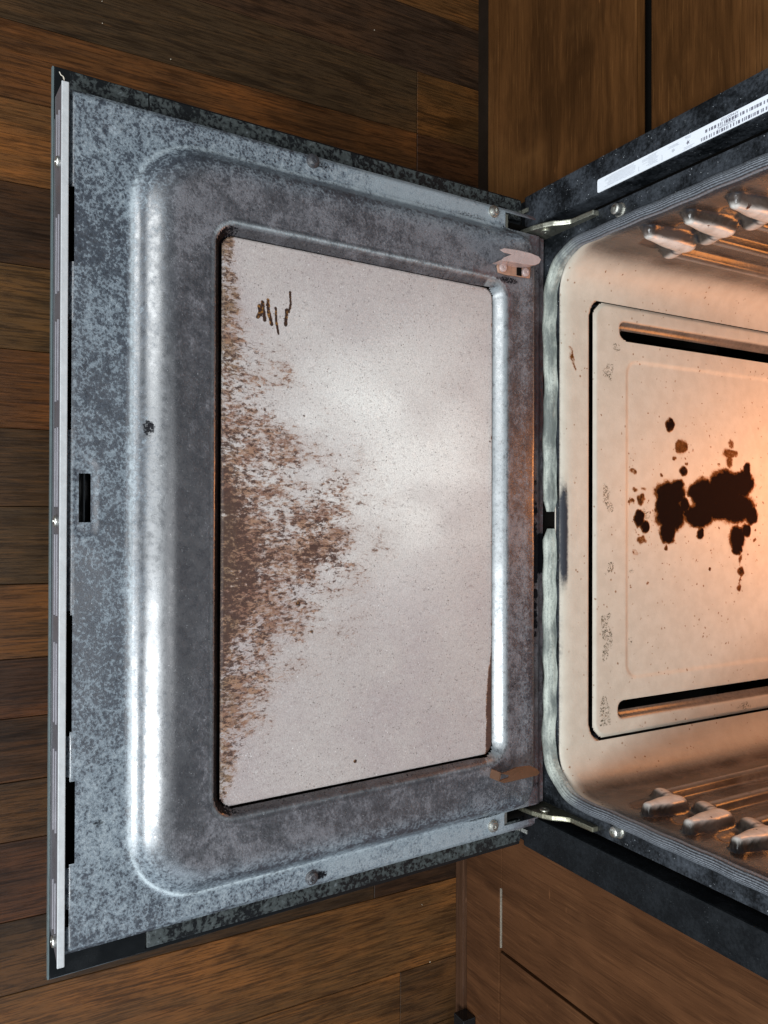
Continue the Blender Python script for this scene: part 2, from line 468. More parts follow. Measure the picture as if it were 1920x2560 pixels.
def bm_obj(name, bm, mat, parent=None, smooth=False, bevel=0.0, seg=2):
    bmesh.ops.recalc_face_normals(bm, faces=bm.faces)
    if bevel:
        es = [e for e in bm.edges if len(e.link_faces) == 2 and e.calc_face_angle(0) > 0.6]
        bmesh.ops.bevel(bm, geom=es, offset=bevel, segments=seg, affect='EDGES', profile=0.6, clamp_overlap=True)
    me = bpy.data.meshes.new(name)
    bm.to_mesh(me); bm.free()
    if smooth:
        for p in me.polygons: p.use_smooth = True
    return link(name, me, mat, parent)


def add_box(bm, x0, x1, y0, y1, z0, z1):
    vs = [bm.verts.new((x, y, z)) for x in (x0, x1) for y in (y0, y1) for z in (z0, z1)]
    for f in ((0, 1, 3, 2), (4, 6, 7, 5), (0, 4, 5, 1), (2, 3, 7, 6), (0, 2, 6, 4), (1, 5, 7, 3)):
        bm.faces.new([vs[i] for i in f])


def box(name, x0, x1, y0, y1, z0, z1, mat, parent=None, bevel=0.0):
    bm = bmesh.new(); add_box(bm, x0, x1, y0, y1, z0, z1)
    return bm_obj(name, bm, mat, parent, bevel=bevel)


def add_prism(bm, pts, d):
    """closed outline pts (3-D) pushed along d"""
    a = [bm.verts.new(p) for p in pts]
    b = [bm.verts.new(Vector(p) + Vector(d)) for p in pts]
    bm.faces.new(a); bm.faces.new(b[::-1])
    for i in range(len(a)):
        j = (i + 1) % len(a)
        bm.faces.new((a[i], b[i], b[j], a[j]))


def add_lathe(bm, prof, seg, mat4):
    """profile (r, h) turned about local z"""
    rings = []
    for r, h in prof:
        rings.append([bm.verts.new(mat4 @ Vector((r * math.cos(t), r * math.sin(t), h)))
                      for t in (2 * math.pi * i / seg for i in range(seg))])
    for a, b in zip(rings, rings[1:]):
        for i in range(seg):
            j = (i + 1) % seg
            bm.faces.new((a[i], a[j], b[j], b[i]))
    bm.faces.new(rings[-1]); bm.faces.new(rings[0][::-1])


def add_tube(bm, pts, r, seg=8):
    pts = [Vector(p) for p in pts]
    rings = []
    for i, p in enumerate(pts):
        t = (pts[min(i + 1, len(pts) - 1)] - pts[max(i - 1, 0)]).normalized()
        u = t.cross(Vector((0, 0, 1)))
        if u.length < 1e-3: u = t.cross(Vector((0, 1, 0)))
        u.normalize(); v = t.cross(u)
        rr = r[i] if hasattr(r, '__len__') else r
        rings.append([bm.verts.new(p + (u * math.cos(a) + v * math.sin(a)) * rr)
                      for a in (2 * math.pi * k / seg for k in range(seg))])
    for a, b in zip(rings, rings[1:]):
        for i in range(seg):
            bm.faces.new((a[i], a[(i + 1) % seg], b[(i + 1) % seg], b[i]))
    bm.faces.new(rings[0][::-1]); bm.faces.new(rings[-1])


def grid_obj(name, P, keep, mat, parent=None, attrs=None, smooth=True):
    """P (n,m,3) points, keep (n-1,m-1) faces to make, attrs name -> (n,m)"""
    n, m = P.shape[:2]
    idx = np.arange(n * m).reshape(n, m)
    q = np.stack([idx[:-1, :-1], idx[1:, :-1], idx[1:, 1:], idx[:-1, 1:]], -1)[keep]
    me = bpy.data.meshes.new(name)
    me.from_pydata(P.reshape(-1, 3).tolist(), [], q.reshape(-1, 4).tolist())
    for k, a in (attrs or {}).items():
        at_ = me.attributes.new(k, 'FLOAT', 'POINT')
        at_.data.foreach_set('value', np.ascontiguousarray(a, dtype=np.float32).ravel())
    if smooth: me.polygons.foreach_set('use_smooth', [True] * len(me.polygons))
    bm = bmesh.new(); bm.from_mesh(me)
    bmesh.ops.delete(bm, geom=[v for v in bm.verts if not v.link_faces], context='VERTS')
    bm.to_mesh(me); bm.free()
    return link(name, me, mat, parent)


def sstep(x, a, b):
    t = np.clip((x - a) / (b - a), 0, 1)
    return t * t * (3 - 2 * t)


def vnoise(x, y, scale, seed=0):
    """smooth value noise, -1..1"""
    r = np.random.default_rng(seed).uniform(-1, 1, (64, 64))
    u = x * scale; v = y * scale
    i = np.floor(u).astype(int); j = np.floor(v).astype(int)
    fu = u - i; fv = v - j
    fu = fu * fu * (3 - 2 * fu); fv = fv * fv * (3 - 2 * fv)
    g = lambda a, b: r[a % 64, b % 64]
    return (g(i, j) * (1 - fu) + g(i + 1, j) * fu) * (1 - fv) + (g(i, j + 1) * (1 - fu) + g(i + 1, j + 1) * fu) * fv


def rrect(x, y, x0, x1, y0, y1, r):
    """signed distance to a rounded rectangle; r may vary"""
    cx, cy = (x0 + x1) / 2, (y0 + y1) / 2
    qx = np.abs(x - cx) - (x1 - x0) / 2 + r
    qy = np.abs(y - cy) - (y1 - y0) / 2 + r
    return np.minimum(np.maximum(qx, qy), 0) + np.hypot(np.maximum(qx, 0), np.maximum(qy, 0)) - r


def segdist(x, y, a, b):
    ax, ay = a; bx, by = b
    dx, dy = bx - ax, by - ay
    t = np.clip(((x - ax) * dx + (y - ay) * dy) / (dx * dx + dy * dy + 1e-12), 0, 1)
    return np.hypot(x - ax - t * dx, y - ay - t * dy), t


def axis_with(lo, hi, step, extra=()):
    a = np.linspace(lo, hi, int(round((hi - lo) / step)) + 1)
    for e in extra:
        a = a[np.abs(a - e) > step * 0.45]
        a = np.append(a, e)
    return np.unique(a)


def rr_outline(x0, x1, y0, y1, r, seg=10):
    pts = []
    for cx, cy, a0 in ((x1 - r, y1 - r, 0), (x0 + r, y1 - r, 90), (x0 + r, y0 + r, 180), (x1 - r, y0 + r, 270)):
        for i in range(seg + 1):
            a = math.radians(a0 + 90 * i / seg)
            pts.append((cx + r * math.cos(a), cy + r * math.sin(a)))
    return pts


# ================================================================== FLOOR
floor = box('floor', -1.9, 1.9, -1.2, 1.6, -0.03, -0.012, m_plain('subfloor', (0.010, 0.008, 0.006), 0.9))
floor['kind'] = 'structure'
OR = (0.165, 0.080, 0.030); BR = (0.080, 0.043, 0.023); DK = (0.042, 0.025, 0.017); GY = (0.058, 0.040, 0.026)
RD = (0.050, 0.026, 0.018); WM = (0.115, 0.062, 0.029); OL = (0.072, 0.048, 0.027)
strips = [  # edge, edge, [(joint where the board starts, tint), ...]
    (-1.17, -1.08, [(-.9, BR), (.3, DK)]), (-1.08, -.99, [(-.9, DK), (.5, OR)]), (-.99, -.905, [(-.9, GY), (.2, DK)]),
    (-.905, -.815, [(-.9, DK), (.1, BR)]), (-.815, -.725, [(-.9, OR), (-.2, (0.125, 0.064, 0.028))]),
    (-.725, -.635, [(-.9, GY), (-.3, (0.046, 0.030, 0.024))]),
    (-.635, -.5463, [(-.9, GY), (.6, (0.092, 0.050, 0.022))]),
    (-.5463, -.46, [(-.9, WM), (-.25, (0.100, 0.049, 0.022)), (.6, (0.048, 0.026, 0.017))]),
    (-.46, -.3675, [(-.9, DK), (-.45, (0.150, 0.076, 0.032))]), (-.3675, -.2777, [(-.9, BR), (-.3, DK)]),
    (-.2777, -.1837, [(-.9, BR), (-.6, OL)]), (-.1837, -.0967, [(-.9, OR), (-.35, (0.100, 0.046, 0.020))]),
    (-.0967, -.0107, [(-.9, DK), (-.15, (0.062, 0.037, 0.021))]), (-.0107, .075, [(-.9, WM), (-.5, (0.066, 0.043, 0.026))]),
    (.075, .157, [(-.9, DK), (-.2, (0.095, 0.050, 0.024))]), (.157, .222, [(-.9, DK), (-.4, RD)]),
    (.222, .292, [(-.9, BR), (-.1, (0.040, 0.024, 0.017))]), (.292, .357, [(-.9, DK), (-.3, (0.048, 0.030, 0.019))]),
    (.357, .444, [(-.9, GY), (-.55, RD)]), (.444, .524, [(-.9, DK), (-.2, (0.048, 0.031, 0.020)), (.534, (0.040, 0.023, 0.016))]),
    (.524, .636, [(-.9, BR), (-.3, (0.125, 0.067, 0.030))]), (.636, .725, [(-.9, WM), (-.05, (0.110, 0.060, 0.028)), (.576, (0.075, 0.043, 0.023))]),
    (.725, .82, [(-.9, DK), (.1, (0.082, 0.048, 0.025))]), (.82, .91, [(-.9, BR), (-.1, OL)]), (.91, 1.0, [(-.9, DK), (.2, WM)]),
    (1.0, 1.09, [(-.9, GY), (0, BR)]), (1.09, 1.18, [(-.9, DK), (.3, RD)])]
plank_mesh = {}
for a, b, segs in strips:
    for i, (y0, tint) in enumerate(segs):
        y1 = segs[i + 1][0] if i + 1 < len(segs) else 0.76
        w, L = b - a - 0.0007, y1 - y0 - 0.0009
        key = (round(w, 4), round(L, 4))
        if key not in plank_mesh:
            bm = bmesh.new(); add_box(bm, -w / 2, w / 2, -L / 2, L / 2, -0.010, 0)
            o = bm_obj('plank', bm, PLANK, floor, bevel=0.0004, seg=1)
            plank_mesh[key] = o.data
        else:
            o = bpy.data.objects.new('plank', plank_mesh[key]); COL.objects.link(o); o.parent = floor
        o.location = ((a + b) / 2, (y0 + y1) / 2, random.uniform(-0.0003, 0.0001))
        tint = tuple(t * 0.95 + m * 0.05 for t, m in zip(tint, (0.066, 0.039, 0.021)))
        o.color = (tint[0] * 0.62, tint[1] * 0.525, tint[2] * 0.385, 1)

# ================================================================== CABINETS
CY = 0.675
lc = empty('base_cabinet', (-0.8, CY, 0), 'dark brown cabinet with two stacked flat fronts beside the white rating sticker', 'cabinet')
lc_inv = Vector((0.8, -CY, 0))


def cbox(name, par, inv, x0, x1, y0, y1, z0, z1, mat, bevel=0.0):
    return box(name, x0 + inv.x, x1 + inv.x, y0 + inv.y, y1 + inv.y, z0, z1, mat, par, bevel)


cbox('drawer_front', lc, lc_inv, -1.45, -0.402, CY, CY + 0.0155, 0.0663, 0.3363, WOOD_H, 0.0018)
cbox('drawer_front', lc, lc_inv, -1.45, -0.402, CY, CY + 0.020, 0.3580, 0.66, WOOD_H, 0.0020)
cbox('bead', lc, lc_inv, -1.45, -0.402, CY - 0.0022, CY, 0.083, 0.092, WOOD_H, 0.001)
cbox('toe_board', lc, lc_inv, -1.45, -0.402, 0.707, 0.722, 0.0, 0.075, TOE)
cbox('carcass', lc, lc_inv, -1.44, -0.404, 0.724, 1.24, 0.002, 0.86, TOE)
cbox('face_frame', lc, lc_inv, -1.44, -0.404, CY + 0.030, CY + 0.045, 0.075, 0.86, DEEP)  # blackened to give the drawer gap its shade

rc = empty('base_cabinet', (0.8, CY, 0), 'worn reddish brown cabinet with chipped slot, beside the oven side without sticker', 'cabinet')
rc_inv = Vector((-0.8, -CY, 0))
bm = bmesh.new()
pr = [(0.402, 0.0195), (1.45, 0.0195), (1.45, 0.0950), (0.5017, 0.0950), (0.5017, 0.1008), (0.402, 0.1006)]
add_prism(bm, [(x + rc_inv.x, 0, z) for x, z in pr], (0, 0.020, 0))
bm_obj('bottom_rail', bm, WOOD_V, rc, bevel=0.0012)
bm = bmesh.new()
add_prism(bm, [(x + rc_inv.x, 0, z) for x, z in [(0.402, 0.1010), (0.5835, 0.1010), (0.5835, 0.86), (0.402, 0.86)]], (0, 0.020, 0))
bm_obj('stile', bm, WOOD_V, rc, bevel=0.0012)
bm = bmesh.new()
add_prism(bm, [(x + rc_inv.x, 0, z) for x, z in [(0.5880, 0.0975), (1.45, 0.0975), (1.45, 0.86), (0.5880, 0.86)]], (0, 0.020, 0))
bm_obj('cabinet_door', bm, WOOD_V, rc, bevel=0.0012)
cbox('chipped_edge', rc, rc_inv, 0.503, 0.5835, CY + 0.0016, CY + 0.012, 0.0945, 0.0962, CHIP)
cbox('shoe_strip', rc, rc_inv, 0.402, 1.45, CY - 0.006, CY + 0.02, 0.0, 0.0185, m_cabinet('stained_strip', 0, (0.046, 0.022, 0.012), (0.075, 0.036, 0.020), (0.09, 0.045, 0.025)), 0.0015)
cbox('carcass', rc, rc_inv, 0.404, 1.44, CY + 0.021, 1.24, 0.002, 0.86, TOE)
cbox('black_block', rc, rc_inv, 0.7045, 0.86, CY - 0.022, CY - 0.001, 0.0195, 0.043, BLACKGLASS, 0.0012)

# ================================================================== OVEN
FY = 0.612
oven = empty('oven', (0, FY, 0), 'black kitchen oven standing open with its stained door let down', 'oven')


def ov(name, x0, x1, y0, y1, z0, z1, mat, bevel=0.0):
    return box(name, x0, x1, y0 - FY, y1 - FY, z0, z1, mat, oven, bevel)


ZC = 0.2860                       # oven floor level
X0, X1 = -0.2955, 0.3020          # cavity walls
ZT = 0.735                        # cavity ceiling
YB = 1.10                         # cavity back
XM = 0.0035
RC = 0.046

# body, drawer under the door, black front frame with its opening
ov('side_panel', -0.392, -0.384, 0.64, 1.22, 0.03, 0.90, BLACK)
ov('side_panel', 0.390, 0.398, 0.64, 1.22, 0.03, 0.90, BLACK)
ov('drawer_front', -0.375, 0.381, 0.612, 0.634, 0.035, 0.218, BLACK, 0.003)
ov('back_panel', -0.383, 0.389, 1.20, 1.218, 0.03, 0.90, DEEP)


def frame_ring():
    bm = bmesh.new()
    inner = rr_outline(X0 - 0.002, X1 + 0.002, ZC - 0.002, ZT + 0.002, RC, 12)
    ox0, ox1, oz0, oz1 = -0.3250, 0.3320, 0.222, 0.80
    cx, cz = (ox0 + ox1) / 2, (oz0 + oz1) / 2
    vi, vo, vb = [], [], []
    for x, z in inner:
        dx, dz = x - cx, z - cz
        s = min((ox1 - cx) / abs(dx) if abs(dx) > 1e-6 else 9, (oz1 - cz) / abs(dz) if abs(dz) > 1e-6 else 9)
        vi.append(bm.verts.new((x, 0.0, z)))
        vo.append(bm.verts.new((cx + dx * s, 0.0, cz + dz * s)))
        vb.append(bm.verts.new((cx + dx * s, 0.028, cz + dz * s)))
    n = len(vi)
    for i in range(n):
        j = (i + 1) % n
        bm.faces.new((vi[i], vi[j], vo[j], vo[i]))
        bm.faces.new((vo[i], vo[j], vb[j], vb[i]))
    return bm_obj('front_frame', bm, DUSTY, oven)


frame_ring()
for s, (xa, xb) in ((-1, (-0.3795, -0.3405)), (1, (0.3465, 0.3865))):
    ov('side_trim', xa, xb, FY - 0.001, 0.66, 0.2235, 0.82, DUSTY if s < 0 else BLACK, 0.0025)
    ov('groove', min(xa, xb) if s > 0 else xb - 0.001, (xa + 0.001) if s > 0 else xb + 0.016, FY + 0.024, FY + 0.04, 0.2235, 0.80, DEEP) if s < 0 else \
        ov('groove', 0.331, 0.348, FY + 0.024, FY + 0.04, 0.2235, 0.80, DEEP)


# cavity: cross-section swept backwards, side walls pressed into rack supports
def cavity():
    xs, tags = [], []
    path = []                                   # (x, z, nx, nz) inward normal, going up the left wall, over, and down the right
    r = RC

    def arc(cx, cz, a0, a1, n):
        for i in range(n + 1):
            a = math.radians(a0 + (a1 - a0) * i / n)
            path.append((cx + r * math.cos(a), cz + r * math.sin(a), -math.cos(a), -math.sin(a)))
    FE = 0.268
    arc(X0 + r, ZC + r, 270, 180, 14)
    for z in np.arange(ZC + r + 0.002, ZT - r - 0.001, 0.002): path.append((X0, z, 1, 0))
    arc(X0 + r, ZT - r, 180, 90, 8)
    for x in np.arange(X0 + r + 0.03, X1 - r - 0.01, 0.03): path.append((x, ZT, 0, -1))
    arc(X1 - r, ZT - r, 90, 0, 8)
    for z in np.arange(ZT - r - 0.002, ZC + r + 0.001, -0.002): path.append((X1, z, -1, 0))
    arc(X1 - r, ZC + r, 0, -90, 14)
    path = np.array(path)
    ys = np.concatenate([[0.6115, 0.6125, 0.6145, 0.6175, 0.6215, 0.627], np.arange(0.630, YB, 0.0022)])
    flare = np.interp(ys, [0.6115, 0.6125, 0.6145, 0.6175, 0.6215, 0.627, 0.630], [0.0085, 0.0060, 0.0035, 0.0017, 0.0006, 0.0001, 0])
    n, m = len(path), len(ys)
    px, pz = path[:, 0][:, None], path[:, 1][:, None]
    nx, nz = path[:, 2][:, None], path[:, 3][:, None]
    Y = np.broadcast_to(ys[None, :], (n, m))
    Zp = np.broadcast_to(pz, (n, m))
    left = (px < 0)
    # rack supports: a finger, a neck, a long rail, three high on each side
    disp = np.zeros((n, m)); rib_light = np.zeros((n, m)); finger_shade = np.zeros((n, m))
    sup = {True: [(1615, 592, 1700, 628), (1715, 555, 1800, 590), (1830, 515, 1925, 548)],
           False: [(1612, 2012, 1692, 1996), (1715, 2054, 1800, 2030), (1835, 2098, 1925, 2075)]}
    for isl, lst in sup.items():
        xw = X0 + 0.010 if isl else X1 - 0.010
        for (ax, ay, bx, by) in lst:
            A = at(ax, ay, 0, xw); B = at(bx, by, 0, xw)
            fa = (A[1], A[2] ); fb = (B[1], (A[2] + B[2]) / 2)
            sel = (left == isl)
            d1, t1 = segdist(Y, Zp, (fa[0] + 0.004, fa[1] + 0.001), fb)
            d1 = d1 * 0.0155 / (0.0085 + 0.0075 * sstep(t1, 0.0, 0.65))
            d2, t2 = segdist(Y, Zp, fb, (fb[0] + 0.010, fb[1] - 0.028))
            d3, t3 = segdist(Y, Zp, (fb[0] + 0.012, fb[1] - 0.026), (1.06, fb[1] - 0.026))
            dome = lambda d, r, H: H * np.sqrt(np.clip(1 - (d / r) ** 2, 0, 1)) * sstep(r - d, 0, r * 0.35)
            h = np.maximum.reduce([dome(d1, 0.0155, 0.0125), dome(d2, 0.0125, 0.010), dome(d3, 0.0105, 0.0085)])
            w = np.maximum.reduce([0.95 * sstep(-d1, -0.0140, -0.0060), 0.70 * sstep(-d2, -0.011, -0.003),
                                   0.42 * sstep(-d3, -0.007, -0.001)])  # pale mask paints the ribs as if catching window light
            # a dished hollow under the finger
            d4, _ = segdist(Y, Zp, (fb[0] - 0.03, fb[1] - 0.022), (fb[0] - 0.012, fb[1] - 0.024))
            h = h - 0.004 * sstep(-d4, -0.012, 0.0)
            shade = 0.62 * np.exp(-((d1 - 0.0158) / 0.0030) ** 2)  # dark ring round the finger, shade put into the colour
            finger_shade = np.where(sel, np.maximum(finger_shade, shade), finger_shade)
            disp = np.where(sel, disp + h, disp); rib_light = np.where(sel, np.maximum(rib_light, w), rib_light)
    off = disp - flare[None, :]
    P = np.stack([px + nx * off, Y - FY, pz + nz * off], -1)
    wall = np.where(px < 0, sstep(Zp, ZC + 0.002, ZC + 0.050), sstep(Zp, ZC - 0.004, ZC + 0.036)) * 0.92 + 0.10 * vnoise(Y * 3 + 2, Zp * 3 + 2, 9, 61) * sstep(Zp, ZC + 0.01, ZC + 0.04)  # darkens upwards from the floor, wall shade laid into the colour
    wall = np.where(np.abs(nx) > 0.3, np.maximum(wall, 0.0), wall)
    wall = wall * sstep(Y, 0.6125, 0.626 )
    z0 = np.zeros((n, m))
    lip = 0.75 * (1 - sstep(np.abs(Y - 0.621), 0.003, 0.009)) * sstep(Zp, ZC + .03, ZC + .09)
    lip = np.maximum(lip, finger_shade)
    grid_obj('cavity', P, np.ones((n - 1, m - 1), bool), PORC, oven, dict(wall=wall, rib_light=rib_light, burn=z0, flake=z0, lip=lip))
    # floor of the cavity with the opening the loose bottom panel drops into
    return


cavity()
box('cavity_back', X0 - 0.006, X1 + 0.006, YB - 0.004 - FY, YB + 0.004 - FY, ZC - 0.01, ZT + 0.006, PORC, oven)

PX0, PX1, PY0, PY1 = -0.2490, 0.2535, 0.6620, 1.060       # bottom panel


def cavity_floor():
    xa, xb = X0 + RC, X1 - RC
    xs = np.linspace(xa, xb, 230)
    ys = np.concatenate([[0.6115, 0.6125, 0.6145, 0.6175, 0.6215, 0.627], np.arange(0.6300, YB, 0.0022)])
    flare = np.interp(ys, [0.6115, 0.6125, 0.6145, 0.6175, 0.6215, 0.627, 0.630], [0.0085, 0.0060, 0.0035, 0.0017, 0.0006, 0.0001, 0])
    Xg, Yg = np.meshgrid(xs, ys, indexing='ij')
    d = rrect(Xg, Yg, PX0 - 0.0028, PX1 + 0.0028, PY0 - 0.0052, PY1 + 0.0030, 0.022)
    z = ZC - flare[None, :] - 0.014 * sstep(-d, -0.0012, 0.0012)
    P = np.stack([Xg, Yg - FY, z], -1)
    X_ = Xg
    wob = vnoise(X_ + 6, Yg, 60, 5); wob2 = vnoise(X_ + 6, Yg, 22, 6)
    lip = 0.95 * (1 - sstep(np.abs(Yg - 0.6185 - 0.0008 * wob), 0.0015, 0.0085)) * (1 - sstep(np.abs(X_ - 0.02), 0.030, 0.085))
    lip = np.maximum(lip, 0.55 * (1 - sstep(np.abs(Yg - 0.6150), 0.0005, 0.0060 + 0.002 * wob2)) * (0.65 + 0.35 * wob) * sstep(X_, -0.05, 0.08))
    lip = np.maximum(lip, 0.40 * (1 - sstep(np.abs(Yg - 0.6150), 0.0, 0.004)))
    burn = np.zeros_like(Xg)
    for a, b in (((1428, 868), (1434, 900)), ((1432, 905), (1440, 925)), ((1424, 880), (1426, 895))):
        A = at(*a, 2, ZC); B = at(*b, 2, ZC)
        q, _ = segdist(Xg, Yg, A[:2], B[:2]); burn = np.maximum(burn, 0.5 * sstep(-q, -0.003, 0))
    wall = np.where(d < 0.0008, 0.9, 0.0)
    z0 = np.zeros_like(Xg)
    keep = ~((d[:-1, :-1] < -0.0035) & (d[1:, 1:] < -0.0035))
    grid_obj('cavity_floor', P, keep, PORC, oven, dict(wall=wall * 0, rib_light=z0, burn=burn, flake=z0, lip=np.maximum(lip, (d < 0.0) * 1.0)))


cavity_floor()


def bottom_panel():
    ZP = ZC + 0.0008
    ex = [PX0, PX1]
    xs = axis_with(PX0, PX1, 0.0016); ys = axis_with(PY0, PY1, 0.0016)
    Xg, Yg = np.meshgrid(xs, ys, indexing='ij')
    d = rrect(Xg, Yg, PX0, PX1, PY0, PY1, 0.020)
    # snap the outline so that the rounded corner is clean
    z = np.full_like(Xg, ZP) - 0.0025 * sstep(d, -0.004, 0.0)
    # pressed inner field
    f1 = rrect(Xg, Yg, at(1553, 1280, 2, ZC)[0] * 0 - 0.185, 0.188, 0.7145, 1.03, 0.016)
    z -= 0.0016 * sstep(-f1, -0.003, 0.003)
    # two long troughs with an open slot along their inner side
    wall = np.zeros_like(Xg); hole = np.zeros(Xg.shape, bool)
    for s in (-1, 1):
        # slot ends nearest the door
        pa = at(1556, 838, 2, ZC) if s < 0 else at(1552, 1762, 2, ZC)
        xa = pa[0]; ya = pa[1]
        si, so = xa - s * 0.0060, xa + s * 0.0072          # inner and outer edge of the open slot
        to = so + s * 0.0115                               # top of the slanting side
        dt = rrect(Xg, Yg, min(si, to), max(si, to), ya - 0.006, PY1 + 0.02, 0.010)
        q = np.clip((to - Xg) / (to - so), 0, 1)
        z -= sstep(-dt, 0.0, 0.006) * 0.0075 * sstep(q, -0.15, 1.0) * (s * (Xg - si) > -0.0005)
        wall = np.maximum(wall, 0.80 * sstep(-dt, 0.0, 0.004) * (s * (Xg - si) > -0.0005) * (s * (Xg - to) < 0))  # slanting trough sides painted darker as shade
        hole |= rrect(Xg, Yg, min(si, so), max(si, so), ya, PY1 - 0.03, 0.0045) < 0
    P = np.stack([Xg, Yg - FY, z], -1)
    cx = (Xg[:-1, :-1] + Xg[1:, 1:]) / 2
    cy = (Yg[:-1, :-1] + Yg[1:, 1:]) / 2
    keep = (rrect(cx, cy, PX0, PX1, PY0, PY1, 0.020) < 0.0003) & ~hole[:-1, :-1]
    # burnt spills
    burn = np.zeros_like(Xg)
    blobs = [(1678, 1235, 40, 34, 1), (1680, 1290, 38, 40, 1), (1672, 1330, 20, 34, 1), (1714, 1262, 11, 22, .9), (1722, 1285, 9, 9, .9), (1742, 1300, 14, 12, .9), (1655, 1262, 16, 30, 1), (1697, 1215, 16, 20, .9),
             (1765, 1240, 34, 45, 1), (1750, 1290, 36, 32, 1), (1753, 1335, 11, 17, .9), (1815, 1225, 42, 52, 1), (1842, 1270, 48, 40, 1),
             (1860, 1210, 30, 34, 1), (1870, 1175, 10, 22, .9), (1845, 1345, 20, 32, 1), (1845, 1375, 12, 16, .8), (1880, 1290, 18, 22, 1),
             (1805, 1278, 36, 24, 1), (1790, 1205, 14, 16, .9), (1868, 1325, 14, 18, .9), (1735, 1230, 14, 22, .9), (1678, 1062, 13, 18, .75), (1706, 1117, 17, 22, .55), (1711, 1177, 11, 13, .7), (1828, 1133, 20, 14, .52),
             (1827, 1155, 9, 18, .5), (1604, 1250, 12, 17, .55), (1580, 1252, 9, 8, .5), (1586, 1176, 10, 9, .45), (1604, 1350, 14, 11, .5),
             (1600, 1295, 13, 24, .8), (1615, 1318, 12, 20, .8), (1853, 1427, 11, 12, .62), (1851, 1468, 7, 11, .55), (1852, 1400, 4, 14, .5), (1852, 1447, 3, 12, .5),
             (1590, 1225, 7, 6, .45), (1612, 1222, 8, 7, .4), (1592, 1380, 8, 8, .36), (1667, 1372, 5, 8, .55), (1760, 1195, 8, 8, .45), (1830, 1110, 9, 10, .45),
             (1776, 1425, 4, 4, .6), (1655, 1190, 5, 5, .5), (1690, 1145, 6, 7, .5), (1800, 1160, 5, 5, .45), (1720, 1160, 5, 5, .45), (1888, 1350, 5, 6, .5)]
    Xd = Xg + 0.0016 * vnoise(Xg + 4, Yg, 75, 31) + 0.0016 * vnoise(Xg + 4, Yg, 210, 32)
    Yd = Yg + 0.0016 * vnoise(Xg + 4, Yg, 75, 33) + 0.0016 * vnoise(Xg + 4, Yg, 210, 34)
    for bx, by, rx, ry, a in blobs:
        c = at(bx, by, 2, ZP); e = at(bx + rx, by, 2, ZP); g = at(bx, by + ry, 2, ZP)
        ex_, ey_ = abs(g[0] - c[0]), abs(e[1] - c[1])
        q = np.hypot((Xd - c[0]) / ex_, (Yd - c[1]) / ey_)
        burn = np.maximum(burn, (0.12 + 0.78 * a) * sstep(-q, -1.35, -0.55) if a >= .9 else a * 0.95 * sstep(-q, -1.25, -0.6))
    for _ in range(280):
        bx, by = random.uniform(1570, 1915), random.gauss(1260, 130)
        c = at(bx, by, 2, ZP); q = np.hypot((Xd - c[0]) * random.uniform(.7, 1.4), Yd - c[1])
        burn = np.maximum(burn, random.uniform(0.4, 0.62) * sstep(-q, -random.uniform(0.0010, 0.0026), -0.0002))
    ya, yb_ = at(1488, 1280, 2, ZP)[1], at(1545, 1280, 2, ZP)[1]
    clus = vnoise(Xg + 7, Yg * 0.6 + 2, 34, 51) + 0.6 * vnoise(Xg + 7, Yg + 2, 90, 52)
    ycen = 0.5 * (ya + yb_) + 0.003 * vnoise(Xg + 7, Yg * 0 + 2, 26, 53)
    flake = 0.95 * sstep(clus, -0.35, 0.35) * (1 - sstep(np.abs(Yg - ycen), 0.004, 0.0125)) * (np.abs(Xg - 0.03) < 0.21)
    for bx, by, rx, ry in ((1860, 1765, 26, 12), (1610, 1300, 26, 40), (1584, 1430, 8, 10), (1580, 1605, 7, 14), (1540, 870, 14, 16)):
        c = at(bx, by, 2, ZP); e = at(bx + rx, by, 2, ZP); g = at(bx, by + ry, 2, ZP)
        q = np.hypot((Xd - c[0]) / abs(g[0] - c[0]), (Yd - c[1]) / abs(e[1] - c[1]))
        flake = np.maximum(flake, 0.65 * sstep(-q, -1.3, -0.3))
    P[..., 2] += 0.0007 * sstep(burn, 0.3, 0.8)
    z0 = np.zeros_like(Xg)
    # faint rust line round the pressed field
    grid_obj('bottom_panel', P, keep, PORC, oven, dict(wall=wall, rib_light=z0, burn=burn, flake=flake, lip=z0))


bottom_panel()
box('burner_box', PX0 + 0.01, PX1 - 0.01, PY0 + 0.01 - FY, PY1 - FY, ZC - 0.110, ZC - 0.090, DEEP, oven)


